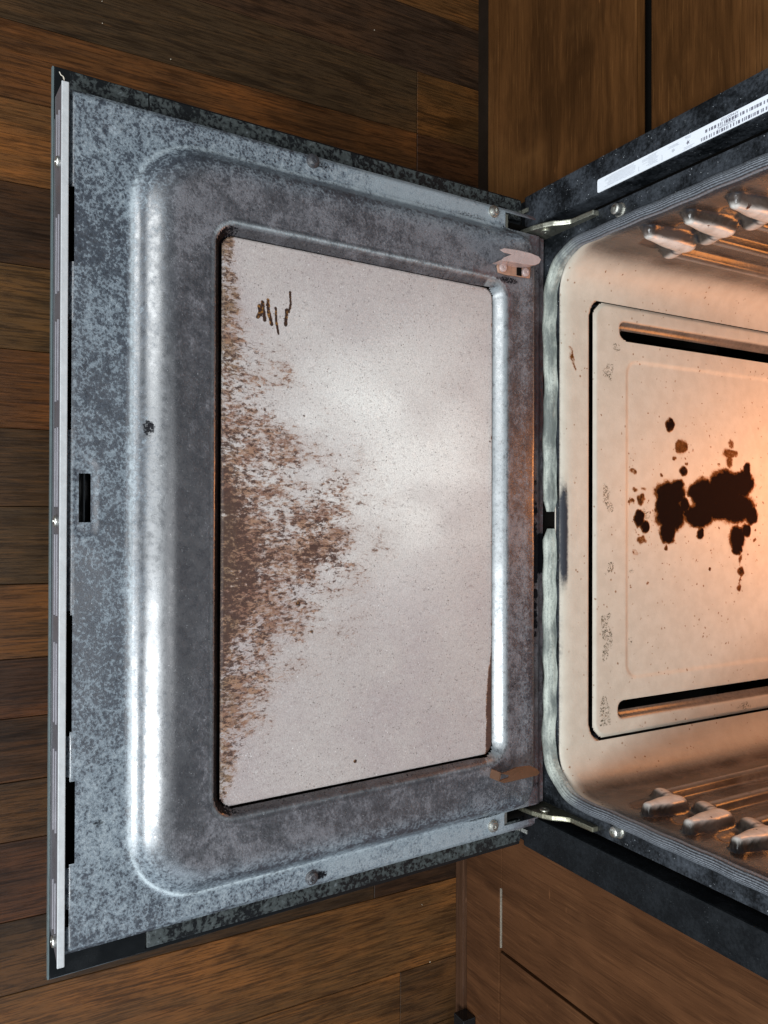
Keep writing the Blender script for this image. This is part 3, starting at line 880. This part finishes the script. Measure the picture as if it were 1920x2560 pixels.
# gaskets: braided band round the opening, loose rope along the sill, broken in the middle
def gasket():
    pts = rr_outline(X0 + 0.002, X1 - 0.002, ZC - 0.0045, ZT, RC + 0.002, 16)
    out = rr_outline(X0 - 0.0110, X1 + 0.0125, ZC - 0.0195, ZT + 0.012, RC + 0.013, 16)
    n = len(pts)
    idx = list(range(3 * 17, n)) + list(range(0, 3 * 17))        # bottom right corner, up, over, bottom left corner
    ra, rb, la, lb = (0.0125, pts[3 * 17][1]), (0.0120, out[3 * 17][1]), (-0.0070, pts[3 * 17 - 1][1]), (-0.0065, out[3 * 17 - 1][1])
    ip = [ra] + [pts[i] for i in idx] + [la]
    op = [rb] + [out[i] for i in idx] + [lb]
    dense = []
    for a in range(len(ip) - 1):
        (ax, az), (bx, bz) = ip[a], ip[a + 1]; (cx_, cz_), (dx, dz) = op[a], op[a + 1]
        L = math.hypot(bx - ax, bz - az); k = max(1, int(L / 0.006))
        for j in range(k):
            t = j / k
            dense.append(((ax + (bx - ax) * t, az + (bz - az) * t), (cx_ + (dx - cx_) * t, cz_ + (dz - cz_) * t)))
    dense.append((ip[-1], op[-1]))
    rows = 25
    P = np.zeros((len(dense), rows, 3)); U = np.zeros((len(dense), rows)); PL = np.zeros((len(dense), rows))
    for i, (p, q) in enumerate(dense):
        low = 1 - min(1, max(0, (p[1] - (ZC + 0.004)) / 0.035))
        wob = 0.0006 * math.sin(i * 0.9) + 0.0005 * math.sin(i * 0.37)
        brk = max(0.0, 1 - min(abs(p[0] - 0.0125), abs(p[0] + 0.0070)) / 0.012) if low > 0.9 else 0
        sag = low * (0.0008 * math.sin(p[0] * 41 + 1) + 0.0003 * math.sin(p[0] * 150))
        for r in range(rows):
            t = r / (rows - 1)
            tt = 0.5 + (t - 0.5) * (1 - 0.55 * brk)
            h = (0.0080 + 0.0042 * low) * math.sin(math.pi * t) ** 0.55 * (1 - 0.35 * brk)
            P[i, r] = (p[0] + (q[0] - p[0]) * tt, -0.0012 - h - wob, p[1] + (q[1] - p[1]) * tt + sag); U[i, r] = t; PL[i, r] = low
    grid_obj('gasket', P, np.ones((len(dense) - 1, rows - 1), bool), BRAID, oven, dict(ribs=U, pale=PL))
    # the shallow ledge behind the rope
    box('sill', X0 + 0.03, X1 - 0.03, -0.0015, 0.010, ZC - 0.060, ZC - 0.0095, DEEP, oven)


gasket()


def screw(name, loc, axis, r, h, mat, parent, recess=True, washer=False):
    bm = bmesh.new()
    q = Vector((0, 0, 1)).rotation_difference(Vector(axis)).to_matrix().to_4x4()
    m4 = Matrix.Translation(loc) @ q
    prof = [(r * 1.28, -0.001), (r * 1.28, 0.0008), (r * 1.0, 0.0012)] if washer else [(r * 0.86, -0.001)]
    prof += [(r, 0.0012 if washer else 0.0), (r, h * 0.62), (r * 0.92, h * 0.86), (r * 0.66, h * 0.97), (r * 0.30, h), (r * 0.22, h * 0.72)]
    add_lathe(bm, prof, 20, m4)
    o = bm_obj(name, bm, mat, parent, smooth=False)
    return o


for p in ((1541, 523), (1537, 2080)):
    w = at(*p, 1, FY - 0.006)
    screw('frame_screw', Vector((w[0], -0.0005, w[2])), (0, -1, 0), 0.0058, 0.0095, STEEL, oven, washer=True)


# hinge arms reaching from the door up into the frame
def hinge(xa, xb, mat):
    bm = bmesh.new()
    prof = [(0.578, 0.262), (0.580, 0.2765), (0.5840, 0.2885), (0.5895, 0.2985), (0.5965, 0.3045), (0.6030, 0.3125), (0.6045, 0.3440), (0.6125, 0.3450), (0.6125, 0.250), (0.578, 0.250)]
    add_prism(bm, [(xa, y - FY, z) for y, z in prof], (xb - xa, 0, 0))
    bm_obj('hinge_arm', bm, mat, oven, bevel=0.0012)


hinge(-0.3240, -0.3185, ZINC)
hinge(0.3235, 0.3290, m_metal('oily_zinc', (0.30, 0.29, 0.22), 0.42, 0.6))
for x in (-0.3182, 0.3232):
    screw('hinge_rivet', Vector((x, 0.5925 - FY, 0.283)), (1 if x < 0 else -1, 0, 0), 0.0055, 0.002, ZINC, oven)


# ------------------------------------------------------------------ rating label
def flat(name, polys, mat, parent):
    """flat print: polygons in label space, (u along the label downwards, v across)"""
    bm = bmesh.new()
    for p in polys: bm.faces.new([bm.verts.new(q) for q in p])
    for f in bm.faces: f.normal_update()
    me = bpy.data.meshes.new(name); bm.to_mesh(me); bm.free()
    return link(name, me, mat, parent)


LX0, LX1 = -0.3558, -0.3418
LZ0, LZ1 = 0.3445, 0.5545
LY = FY - 0.0018 - FY
bm = bmesh.new()
ol = rr_outline(LX0, LX1, LZ0, LZ1, 0.0022, 5)
add_prism(bm, [(x, LY, z) for x, z in ol], (0, 0.0006, 0))
label = bm_obj('rating_label', bm, PAPER, oven)
PYL = LY - 0.0003


def rect(u0, u1, v0, v1):         # u: distance below the label's upper end, v: distance from its outer long edge
    return [(LX0 + v0, PYL, LZ1 - u0), (LX0 + v1, PYL, LZ1 - u0), (LX0 + v1, PYL, LZ1 - u1), (LX0 + v0, PYL, LZ1 - u1)]


def bars(u0, u1, v0, v1, seed):
    r = random.Random(seed); out = []; u = u0
    while u < u1:
        w = r.choice((0.0008, 0.0012, 0.0022)); out.append(rect(u, min(u1, u + w), v0, v1)); u += w + r.choice((0.0007, 0.0010, 0.0018))
    return out


UB = LZ1 - 0.545
flat('barcode', bars(0.006, 0.0745, 0.0040, 0.0068, 3), INK, label)
flat('barcode', bars(0.0030, 0.0790, 0.0098, 0.0128, 4), INK, label)


def text(s, u, v, size, mat, wide=1.0):
    cu = bpy.data.curves.new('text', 'FONT'); cu.body = s; cu.size = size
    tmp = bpy.data.objects.new('tmp', cu); COL.objects.link(tmp)
    me = bpy.data.meshes.new_from_object(tmp.evaluated_get(bpy.context.evaluated_depsgraph_get()))
    bpy.data.objects.remove(tmp)
    # text runs down the label, letter tops towards the opening
    for vtx in me.vertices:
        x, y, _ = vtx.co
        vtx.co = (LX0 + v + y, PYL, LZ1 - u - x * wide)
    me.name = 'lettering'
    return link('lettering', me, mat, label)


text('AF44207320', 0.040, 0.0012, 0.0030, INK, 1.15)
text('FGGS3065PFC', 0.043, 0.0072, 0.0027, INK, 1.15)
st = []
for i in range(10):
    rr_ = 0.0024 if i % 2 == 0 else 0.0010
    a = math.pi * i / 5
    st.append((LX0 + 0.0075 + rr_ * math.sin(a), PYL, LZ1 - 0.0935 - rr_ * math.cos(a)))
flat('star_mark', [st], INK, label)
lf = []
for i in range(14):
    rr_ = (0.0026, 0.0012)[i % 2]; a = 2 * math.pi * i / 14
    lf.append((LX0 + 0.0082 + rr_ * math.sin(a) * 0.8, PYL, LZ1 - 0.1105 - rr_ * math.cos(a)))
flat('leaf_mark', [lf], PALEINK, label)
fine = []
r_ = random.Random(5)
for (u0, u1, v0, v1) in ((0.088, 0.100, 0.0015, 0.004), (0.086, 0.100, 0.0108, 0.0128), (0.103, 0.118, 0.003, 0.0055)):
    v = v0
    while v < v1:
        fine.append(rect(u0 + r_.uniform(0, 0.003), u1 - r_.uniform(0, 0.004), v, v + 0.00035)); v += 0.0009
for (u0, u1) in ((0.128, 0.150), (0.156, 0.200)):
    v = 0.0020
    while v < 0.0115:
        fine.append(rect(u0 + r_.uniform(0, 0.004), u1 - r_.uniform(0, 0.010), v, v + 0.0003)); v += 0.0010
fine.append(rect(0.1235, 0.1241, 0.0075, 0.0125)); fine.append(rect(0.1525, 0.1531, 0.0075, 0.0125))
flat('small_print', fine, PALEINK, label)

# ================================================================== DOOR (part of the oven)
T = 0.030
bm = bmesh.new()
add_box(bm, -0.3345, 0.3405, -0.5110, -0.010, -T + 0.0005, -0.0235)
door = bm_obj('door', bm, DEEP, oven)
door.location = (0, DOOR_O[1] - FY, DOOR_O[2])
door.rotation_euler = (-TILT, 0, 0)

PXA, PXB, PYA, PYB = -0.3669, 0.3749, -0.5175, -0.0105
box('outer_glass', PXA, PXB, PYA, PYB, -T - 0.006, -T, [BLACKGLASS], door, 0.0008)
box('glass_edge', PXA, PXB, PYA - 0.0012, PYA, -T - 0.005, -T - 0.0008, PANEL_EDGE, door)
for s in (-1, 1):
    xa, xb = (PXA + 0.003, -0.3405) if s < 0 else (0.3450, PXB - 0.005)
    y0 = dp(372, 247, -T)[1] if s < 0 else dp(364, 2346, -T)[1]
    box('side_rail', xa, xb, y0, -0.0125, -T + 0.0006, -T + 0.0035, MOTTLED, door, 0.0008)
    xc, xd = (PXA + 0.0015, -0.3405) if s < 0 else (0.3450, PXB - 0.0025)
    box('edge_mask', xc, xd, PYA + 0.012, y0 - 0.001, -T + 0.0006, -T + 0.0016, MOTTLED if s < 0 else BLACKGLASS, door)
box('rail_end', -0.3535, -0.3490, -0.0122, -0.0106, -T - 0.004, -0.016, ZINC, door)
box('rail_end', 0.3545, 0.3590, -0.0122, -0.0106, -T - 0.004, -0.016, STEEL, door)

HP = 0.018
BX0, BX1, BYF, BYK = -0.3150, 0.3200, -0.4620, -0.0285          # foot of the raised plateau
WX0, WX1, WYF, WYK = -0.2515, 0.2570, -0.3985, -0.0715          # lip of the window recess
GX0, GX1, GYF, GYK = -0.2425, 0.2490, -0.3885, -0.0860          # glass
GZ = 0.0105


def liner():
    LXa, LXb, LYa, LYb = -0.3385, 0.3442, -0.5122, 0.0
    slot = (*sorted((dp(197, 1183)[0], dp(197, 1306)[0])), dp(197, 1240)[1], dp(227, 1240)[1])
    notches = []
    for ya, yb_, xr in ((450, 660, 184), (785, 1085, 181), (1528, 1842, 180), (1945, 2172, 187), (2265, 2330, 172)):
        notches.append((dp(170, ya)[0], dp(170, yb_)[0], LYa, dp(xr, (ya + yb_) / 2)[1]))
    hl = (-0.3330, -0.3160, -0.0600, -0.0005); hr = (0.3200, 0.3345, -0.0600, -0.0005)
    ex = [slot[0], slot[1], hl[0], hl[1], hr[0], hr[1]] + [n[i] for n in notches for i in (0, 1)]
    ey = [slot[2], slot[3], -0.0600] + [n[3] for n in notches]
    xs = axis_with(LXa, LXb, 0.0017, ex); ys = axis_with(LYa, LYb, 0.0017, ey)
    X, Y = np.meshgrid(xs, ys, indexing='ij')
    rad = np.where(Y < -0.25, 0.058, 0.034)
    d = rrect(X, Y, BX0, BX1, BYF, BYK, rad)
    din = -d
    front = 1 - sstep(Y, BYF + 0.015, BYF + 0.080)
    back = sstep(Y, -0.070, -0.038)
    w = 0.026 + 0.010 * front - 0.0195 * back
    s = np.clip(din / w, 0, 1)
    prof = 1 - (1 - s) ** 2.2
    z = HP * prof
    z += 0.0011 * np.exp(-((d - 0.0005) / 0.0018) ** 2) * (1 - back)                      # rolled bead at the foot
    z -= 0.0007 * np.exp(-((d + 0.0055) / 0.0026) ** 2) * (1 - back)
    d2 = rrect(X, Y, WX0, WX1, WYF, WYK, 0.021)
    w2 = 0.0100 + 0.006 * sstep(Y, -0.12, -0.085)
    z -= 0.0105 * sstep(-d2 / w2, 0, 1.0)
    # sheet-metal unevenness, turned-down outer edges, drop behind the plateau
    z += 0.00035 * vnoise(X + 3, Y + 3, 22, 1) + 0.0002 * vnoise(X + 3, Y + 3, 60, 2)
    edge = np.minimum(np.minimum(X - LXa, LXb - X), Y - LYa)
    z -= 0.004 * (1 - sstep(edge, 0.0, 0.0045))
    z -= 0.0035 * sstep(Y, -0.0115, -0.004)
    # little dimples and the embossed mark round the latch slot
    for px_, py_, dep, rr in ((276, 326, -0.0012, 0.004), (287, 318, 0.0008, 0.005), (303, 1290, 0, 0.004), (810, 437, 0, .003)):
        a, b = dp(px_, py_); z += dep * np.exp(-(((X - a) ** 2 + (Y - b) ** 2) / rr ** 2))
    sx = (slot[0] + slot[1]) / 2; sy = (slot[2] + slot[3]) / 2
    ds = rrect(X, Y, slot[0] - 0.011, slot[1] + 0.011, slot[2] - 0.0035, slot[3] + 0.004, 0.007)
    z -= 0.0008 * sstep(-ds, -0.002, 0.002)
    P = np.stack([X, Y, z], -1)
    cx = (X[:-1, :-1] + X[1:, 1:]) / 2; cy = (Y[:-1, :-1] + Y[1:, 1:]) / 2
    keep = np.ones(cx.shape, bool)
    for (a, b, c, e) in [slot, hl, hr]:
        keep &= ~((cx > a) & (cx < b) & (cy > c) & (cy < e))
    for (a, b, c, e) in notches:
        keep &= ~((cx > a) & (cx < b) & (cy < c + (e - c) * 0.55)) & ~((cx > a + 0.0035) & (cx < b - 0.0035) & (cy < e))
    keep &= ~((cy > -0.0145) & ((cx < -0.334) | (cx > 0.3355)))
    keep &= ~(rrect(cx, cy, GX0, GX1, GYF, GYK, 0.0125) < 0.0014)
    rim = 1 - sstep(din, 0.004, 0.034)
    rim = np.where(Y > -0.07, rim * (1 - sstep(Y, -0.07, -0.02)), rim)
    # residue: thick on the front rim, thin in front of the window; carries painted glare and shade too
    cov = 0.50 + 0.10 * vnoise(X + 5, Y + 5, 6, 3)
    cov += 0.20 * rim * (X < -0.25) * sstep(Y, -0.50, -0.44)
    cov += 0.38 * rim * sstep(np.abs(X), 0.31, 0.325) * sstep(Y, -0.36, -0.18)  # glare on the side rims, painted as denser pale coverage
    cov += 0.14 * rim * sstep(X, 0.16, 0.30)
    plat = 1 - rim
    cov -= 0.42 * plat * (1 - sstep(Y, -0.43, -0.375)) * sstep(X, -0.16, -0.02) * (1 - sstep(X, 0.22, 0.30))
    cov += 0.16 * plat * (X < -0.22) + 0.05 * plat * (X > 0.2)
    cov -= 0.20 * (np.abs(d2 + 0.006) < 0.010) * (1 - 0.0 * X) * (Y < -0.10)  # thinner coverage darkens the recess walls as shade
    cov -= 0.45 * ((-d2 > 0) & (-d2 < w2)) * (Y > -0.10)
    cov -= 0.25 * front * sstep(s, 0.25, 0.4) * (1 - sstep(s, 0.7, 0.95))
    cov -= 0.26 * (din > 0.003) * (1 - sstep(din, 0.010, 0.020))  # dark stripe painted on the unlit slope just inside the foot
    quiet = rim * sstep(X, 0.18, 0.30) * (1 - sstep(Y, -0.45, -0.36))
    cov = cov * (1 - quiet) + 0.56 * quiet
    dirt_shade = np.zeros_like(X)
    for _ in range(150):                                                        # round dark spots on the quieter corner
        a, b = random.uniform(0.17, 0.335), random.uniform(-0.505, -0.37)
        q = np.hypot(X - a, Y - b); dirt_shade = np.maximum(dirt_shade, random.uniform(0.3, 0.50) * sstep(-q, -random.uniform(0.0025, 0.0055), -0.0005) * rim)

    def spot(px_, py_, rx, ry, a, zl=0.0):
        nonlocal dirt_shade
        c = dp(px_, py_, zl); e = dp(px_ + rx, py_, zl); g = dp(px_, py_ + ry, zl)
        q = np.hypot((X - c[0]) / abs(g[0] - c[0]), (Y - c[1]) / abs(e[1] - c[1]))
        dirt_shade = np.maximum(dirt_shade, a * sstep(-q, -1.5, -0.4))
    for a in ((800, 2188, 26, 14, .62), (810, 415, 24, 16, .5), (370, 1070, 16, 26, .62, 0.008), (205, 222, 34, 14, .5), (245, 2060, 18, 18, .5), (250, 2150, 10, 10, .4),
              (920, 440, 16, 12, .4), (940, 2145, 14, 10, .42), (1270, 700, 40, 12, .55, 0.018), (1270, 575, 34, 22, .5), (1180, 540, 60, 10, .48), (1070, 515, 60, 8, .42),
              (1210, 2040, 70, 8, .55), (300, 1000, 14, 14, .3), (1345, 690, 18, 30, .45), (1285, 1714, 10, 16, .45, .018), (1340, 1960, 16, 10, .5)): spot(*a)
    # ring left by a foot
    c = dp(265, 382); q = np.hypot(X - c[0], Y - c[1]); dirt_shade = np.maximum(dirt_shade, 0.56 * np.exp(-((q - 0.0046) / 0.0011) ** 2))
    # soot along the hinge edge of the liner
    hb = sstep(Y, -0.0262, -0.0235)
    comb = 0.30 * vnoise(X * 1.0 + 11, Y * 0.25 + 3, 320, 71)
    soot = np.maximum((1 - sstep(np.abs(X - 0.040), 0.016, 0.030)) * 0.95, (1 - sstep(np.abs(X - 0.05), 0.03, 0.20)) * (0.62 + comb) * (1 - sstep(Y, -0.0150, -0.006)))
    dirt_shade = np.maximum(dirt_shade, hb * soot)
    dirt_shade = np.maximum(dirt_shade, 0.40 * sstep(Y, -0.026, -0.023) * (0.6 + 0.5 * vnoise(X * 1.0 + 9, Y + 9, 30, 8)))
    gap = np.exp(-((d2 + w2 * 0.8) / 0.0022) ** 2)  # shade painted into the front of the window recess
    dirt_shade = np.maximum(dirt_shade, gap * 0.34 * (Y < -0.38))
    dirt_shade = np.maximum(dirt_shade, (0.40 + 0.26 * sstep(-Y, 0.368, 0.392)) * ((-d2 > 0.0015) & (-d2 < w2 + 0.002)) * (Y < -0.105))  # front and side recess walls painted dark as shade
    bare = np.clip(hb * 0.9 * (0.7 + 0.6 * vnoise(X + 2, Y + 2, 18, 12)) + 0.75 * (1 - sstep(np.abs(d2 - 0.002), 0.0, 0.006)) * (X < -0.2) * (Y > -0.12), 0, 1)
    line = np.exp(-((d - 0.0004) / 0.0013) ** 2) * np.clip(0.30 + 0.15 * front + 0.55 * sstep(X, 0.25, 0.315) * (1 - sstep(Y, -0.35, -0.15)), 0, 0.9) * (Y < -0.03)  # bright highlight of the bead, painted along the plateau foot
    line = np.maximum(line, 0.55 * np.exp(-((d2 - 0.0003) / 0.0014) ** 2) * np.clip(0.25 + 0.9 * (X < -0.24), 0, 1))
    line = np.maximum(line, 0.30 * ((-d2 > 0.001) & (-d2 < w2)) * (Y > -0.100))  # highlight painted on the hinge-side recess wall
    grid_obj('inner_liner', P, keep, ENAMEL, door, dict(rim=rim, cov=cov, dirt_shade=dirt_shade, bare=bare, line=line))
    # black inside of the latch slot with its catch blade
    box('latch_slot', slot[0] - 0.002, slot[1] + 0.002, slot[2] - 0.001, slot[3] + 0.001, -0.016, -0.012, BLACKGLASS, door)
    box('latch_blade', slot[0], slot[1], slot[2] + 0.0045, slot[2] + 0.0055, -0.012, -0.004, BLACK, door)


liner()


def glass():
    xs = axis_with(GX0, GX1, 0.00125); ys = axis_with(GYF, GYK, 0.00125)
    X, Y = np.meshgrid(xs, ys, indexing='ij')
    d = rrect(X, Y, GX0, GX1, GYF, GYK, 0.0125)
    z = np.full_like(X, GZ) - 0.0015 * sstep(d, -0.0015, 0.0003)
    keep = (d[:-1, :-1] + d[1:, 1:] + d[:-1, 1:] + d[1:, :-1]) / 4 < 0.0003
    u = (Y - GYF) / (GYK - GYF)
    n1 = vnoise(X + 2, Y + 2, 55, 21); n2 = vnoise(X + 2, Y + 2, 130, 22); n3 = vnoise(X + 2, Y + 2, 20, 23)
    # 0.5 is the tipping point of the grain: below it flecks, above it solid
    mid = np.exp(-((X - 0.020) / 0.115) ** 2); mid2 = np.exp(-np.abs((X - 0.012) / 0.140) ** 3.2)
    us = 0.012 + 0.165 * np.exp(-((X - 0.045) / 0.080) ** 2) + 0.018 * n1 + 0.012 * n2 + 0.02 * n3
    um = 0.040 + 0.66 * mid2 + 0.09 * n3 + 0.05 * n1
    st = np.where(u < us, 0.535 + (0.045 + 0.030 * mid2) * sstep(us - u, 0, 0.10), 0.535 - 0.16 * np.clip((u - us) / np.maximum(um - us, 0.01), 0, 4))
    core = np.exp(-(((u - 0.29) / 0.19) ** 2 + ((X - 0.025) / 0.065) ** 2))
    st = np.maximum(st, 0.34 + 0.21 * core + 0.05 * n1 * core)
    st = np.maximum(st, (0.440 + 0.060 * mid + 0.025 * n3) * mid2 * sstep(0.58 + 0.10 * n3 + 0.05 * n1 - u, 0, 0.22) + 0.24 * (1 - mid2 ** 2) * sstep(.15 - u, 0, .1))
    edge = sstep(-u, -0.075, -0.02)
    side = 0.5 + 0.25 * sstep(-(GX0 - X + 0.0), -0.0, 0.0)
    top = 1 - sstep(X - GX0, 0.0025 + 0.002 * n1, 0.010 + 0.004 * n1)
    st = np.maximum(st, top * (0.40 + 0.08 * n3) * sstep(u, 0.2, 0.35))
    bk = 1 - sstep(GYK - Y, 0.0015 + 0.004 * sstep(X, 0.14, 0.23) + 0.0015 * n1, 0.005 + 0.010 * sstep(X, 0.12, 0.20))
    st = np.maximum(st, bk * (0.46 + 0.26 * sstep(X, 0.10, 0.18) + 0.18 * sstep(-X, 0.20, 0.235)))
    bt = 1 - sstep(GX1 - X, 0.0008, 0.0045)
    st = np.maximum(st, bt * (0.38 + 0.12 * n1))
    ca_, cb_ = dp(1010, 1130, GZ)
    glass_glare = np.exp(-((X - ca_ - 0.02 * vnoise(X + 2, Y + 2, 16, 41)) / 0.120) ** 2) * np.exp(-((Y - cb_) / 0.150) ** 2) * (0.9 + 0.25 * vnoise(X + 2, (Y + 2) * 0.5, 45, 42))  # broad white glare laid into the colour near the centre
    mark = np.zeros_like(X)

    def stroke(pts, wd, a=0.75):
        nonlocal mark
        for p, q in zip(pts, pts[1:]):
            dd, t = segdist(X, Y, dp(*p, GZ), dp(*q, GZ)); mark = np.maximum(mark, a * sstep(-dd, -wd * 1.35, -wd * 0.2))
    stroke([(648, 765), (652, 782), (645, 792)], 0.0030); stroke([(656, 755), (662, 800)], 0.0026); stroke([(670, 750), (671, 778), (679, 810)], 0.0026)
    stroke([(689, 770), (691, 805), (696, 834)], 0.0019); stroke([(717, 775), (714, 812)], 0.0026); stroke([(725, 730), (727, 760), (722, 780)], 0.0018)
    stroke([(890, 1420), (905, 1428), (935, 1414), (985, 1395), (992, 1340)], 0.0009, 0.46); stroke([(880, 1432), (910, 1458), (958, 1486)], 0.0009, 0.46)
    stroke([(1090, 1870), (1150, 1810)], 0.0004, 0.2)
    for a in ((888, 1903, 0.0032, .8), (1225, 1103, 0.0032, .6), (780, 1580, 0.0045, .5), (745, 1510, 0.006, .62), (788, 1430, 0.006, .55), (980, 700, 0.0025, .4), (760, 1040, .003, .5)):
        c = dp(a[0], a[1], GZ); q = np.hypot(X - c[0], Y - c[1]); mark = np.maximum(mark, a[3] * sstep(-q, -a[2], -a[2] * 0.2))
    P = np.stack([X, Y, z], -1)
    grid_obj('window_glass', P, keep, GLASS, door, dict(stain=np.clip(st, 0, 1), mark=mark, edge=edge, glass_glare=glass_glare))
    box('glass_packing', GX0 - 0.004, GX1 + 0.004, GYF - 0.004, GYK + 0.004, 0.0005, 0.0055, DEEP, door)


glass()

# trim along the free edge of the door: vented front face and a pale flange
groups = [(275, 405), (535, 733), (797, 1005), (1066, 1270), (1333, 1542), (1604, 1812), (1872, 2082), (2200, 2332)]
TX0, TX1 = -0.3396, 0.3500
yF = -0.5172
bm = bmesh.new()
zl = [-0.0295, -0.0225, -0.0180, -0.0135, -0.0090, 0.0022]
gx = [tuple(sorted((dp(140, a, -0.012)[0], dp(140, b, -0.012)[0]))) for a, b in groups]
# tapered end plates + solid posts + rails between the slits
xcur = TX0
for (a, b) in gx:
    add_box(bm, xcur, a, yF, yF + 0.0012, zl[0] if xcur > TX0 else zl[0] + 0.003, zl[5]); xcur = b
    for z0_, z1_ in ((zl[0], zl[1]), (zl[2], zl[3]), (zl[4], zl[5])):
        add_box(bm, a, b, yF, yF + 0.0012, z0_, z1_)
add_prism(bm, [(xcur, yF, zl[0]), (TX1 - 0.018, yF, zl[0]), (TX1, yF, zl[5]), (xcur, yF, zl[5])], (0, 0.0012, 0))
trim = bm_obj('top_trim', bm, CHROME, door)
for (a, b) in gx:
    for zz in (zl[2], zl[4]):
        box('vent_lip', a + 0.001, b - 0.001, yF - 0.0007, yF, zz - 0.0002, zz + 0.0007, LIPMETAL, door)
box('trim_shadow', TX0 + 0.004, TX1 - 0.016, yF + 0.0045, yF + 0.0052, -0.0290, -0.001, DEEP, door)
bm = bmesh.new()
n = 60
pa = []
for i in range(n + 1):
    x = TX0 + (TX1 - TX0) * i / n
    pa.append(x)
for (y0, y1, z0_, z1_) in ((dp(148.5, 1280, 0.004)[1], dp(167.5, 1280, 0.004)[1], 0.0024, 0.0040),):
    add_box(bm, TX0, TX1, y0, y1, z0_, z1_)
bm_obj('trim_flange', bm, FLANGE, door, bevel=0.0007)
for p in ((141, 405), (141, 1303), (136, 2352)):
    a = dp(p[0], p[1], -0.008)[0]
    screw('trim_screw', Vector((a, yF, -0.0075)), (0, -1, 0), 0.0046, 0.0032, STEEL, door)

for p in ((785, 400), (782, 2197), (1238, 527), (1236, 2067)):
    a, b = dp(*p, 0.003)
    screw('liner_screw', Vector((a, b, 0.0002)), (0, 0, 1), 0.0052, 0.0045, ENAMEL if p[0] < 800 else STEEL, door, washer=True)


# roller catches at the hinge end
def catch(base, tongue, fold, scr, mat_t, mat_b, zb=HP + 0.0006, zt=HP + 0.020):
    if base:
        bm = bmesh.new()
        add_prism(bm, [(*dp(*p, zb), zb) for p in base], (0, 0, 0.0022)); bm_obj('catch_plate', bm, mat_b, door, bevel=0.0008)
        for p in scr:
            screw('catch_screw', Vector((*dp(*p, zb + 0.003), zb + 0.0024)), (0, 0, 1), 0.0046, 0.0030, PINKTIN, door)
    bm = bmesh.new()
    add_prism(bm, [(*dp(*p, zt), zt) for p in tongue], (0, 0, 0.0018)); bm_obj('catch_tongue', bm, mat_t, door, bevel=0.0006)
    bm = bmesh.new()
    f = [Vector((*dp(*p, zt), zt + 0.001)) for p in fold]
    g = [Vector((*dp(p[0], p[1], zt), zb)) for p in fold]
    for i in range(len(f) - 1):
        add_prism(bm, [f[i], f[i + 1], g[i + 1], g[i]], (0.0, 0.0016, 0.0))
    bm_obj('catch_fold', bm, mat_t if not base else PINKTIN, door)


catch([(1240, 664), (1252, 652), (1300, 660), (1323, 668), (1322, 697), (1262, 688), (1243, 682)],
      [(1248, 625), (1258, 621), (1292, 626), (1325, 634), (1344, 642), (1350, 650), (1346, 659), (1335, 664), (1312, 662), (1272, 655), (1250, 652), (1258, 644), (1277, 637), (1258, 632)],
      [(1250, 651), (1300, 660), (1330, 663)], [(1257, 669), (1313, 681)], PINKTIN, RUST, zt=HP + 0.014)
box('catch_hole', *sorted((dp(1287, 668, HP)[0], dp(1287, 690, HP)[0])), *sorted((dp(1287, 680, HP)[1], dp(1299, 680, HP)[1])), HP + 0.0026, HP + 0.0032, DEEP, door)
catch(None, [(1249, 1933), (1262, 1929), (1290, 1917), (1322, 1913), (1341, 1921), (1347, 1931), (1340, 1938), (1318, 1943), (1285, 1951), (1258, 1957), (1247, 1953), (1252, 1948), (1268, 1943), (1272, 1938), (1262, 1936)],
      [(1249, 1931), (1245, 1953), (1258, 1957)], [], BROWNTIN, RUST, zt=HP + 0.014)
# pocket bottoms under the hinge openings, and their bright end stops
for s in (-1, 1):
    xa, xb = (-0.3335, -0.3155) if s < 0 else (0.3195, 0.3350)
    box('hinge_pocket', xa, xb, -0.062, 0.0, -0.0225, -0.0215, DEEP, door)
    box('hinge_stop', xa + 0.001, xb - 0.001, -0.0598, -0.0545, -0.020, -0.002, ZINC if s < 0 else STEEL, door)

# ================================================================== LOOSE BITS
bm = bmesh.new()
pts = [(148, 180), (152, 188), (158, 192), (160, 198), (160, 200)]
q = []
for p in pts:
    w = DOOR_O + np.array([0, 0, 0]) ; a, b = dp(*p, 0.004); v = DOOR_O + np.array([a, 0, 0]) + D_E * b + D_N * 0.0045; q.append(v)
add_tube(bm, q, 0.00035, 5)
pts = [(160, 195), (161, 187), (167, 184), (174, 188), (181, 200), (188, 209)]
q2 = []
for i, p in enumerate(pts):
    a, b = dp(*p, 0.004); q2.append(DOOR_O + np.array([a, 0, 0]) + D_E * b + D_N * (0.0045 - 0.0055 * i))
add_tube(bm, q2, 0.00035, 5)
o = bm_obj('lint_thread', bm, LINT, smooth=True)
o['label'] = 'thin pale thread of lint curling off the corner of the oven door'; o['category'] = 'thread'

bm = bmesh.new()
spots = [(255, 3), (256, 58), (427, 148), (936, 75), (1055, 2262), (1075, 2405)]
for (a, b) in spots:
    w = at(a, b, 2, 0.001)
    s = random.uniform(0.0004, 0.0006)
    m4 = Matrix.Translation(w) @ Matrix.Rotation(random.uniform(0, 3), 4, 'Z') @ Matrix.Diagonal((s * random.uniform(1, 2.6), s, s * 0.7, 1))
    bmesh.ops.create_icosphere(bm, subdivisions=1, radius=1.0, matrix=m4)
o = bm_obj('crumbs', bm, CRUMB)
o['kind'] = 'stuff'; o['label'] = 'pale crumbs scattered on the plank floor'
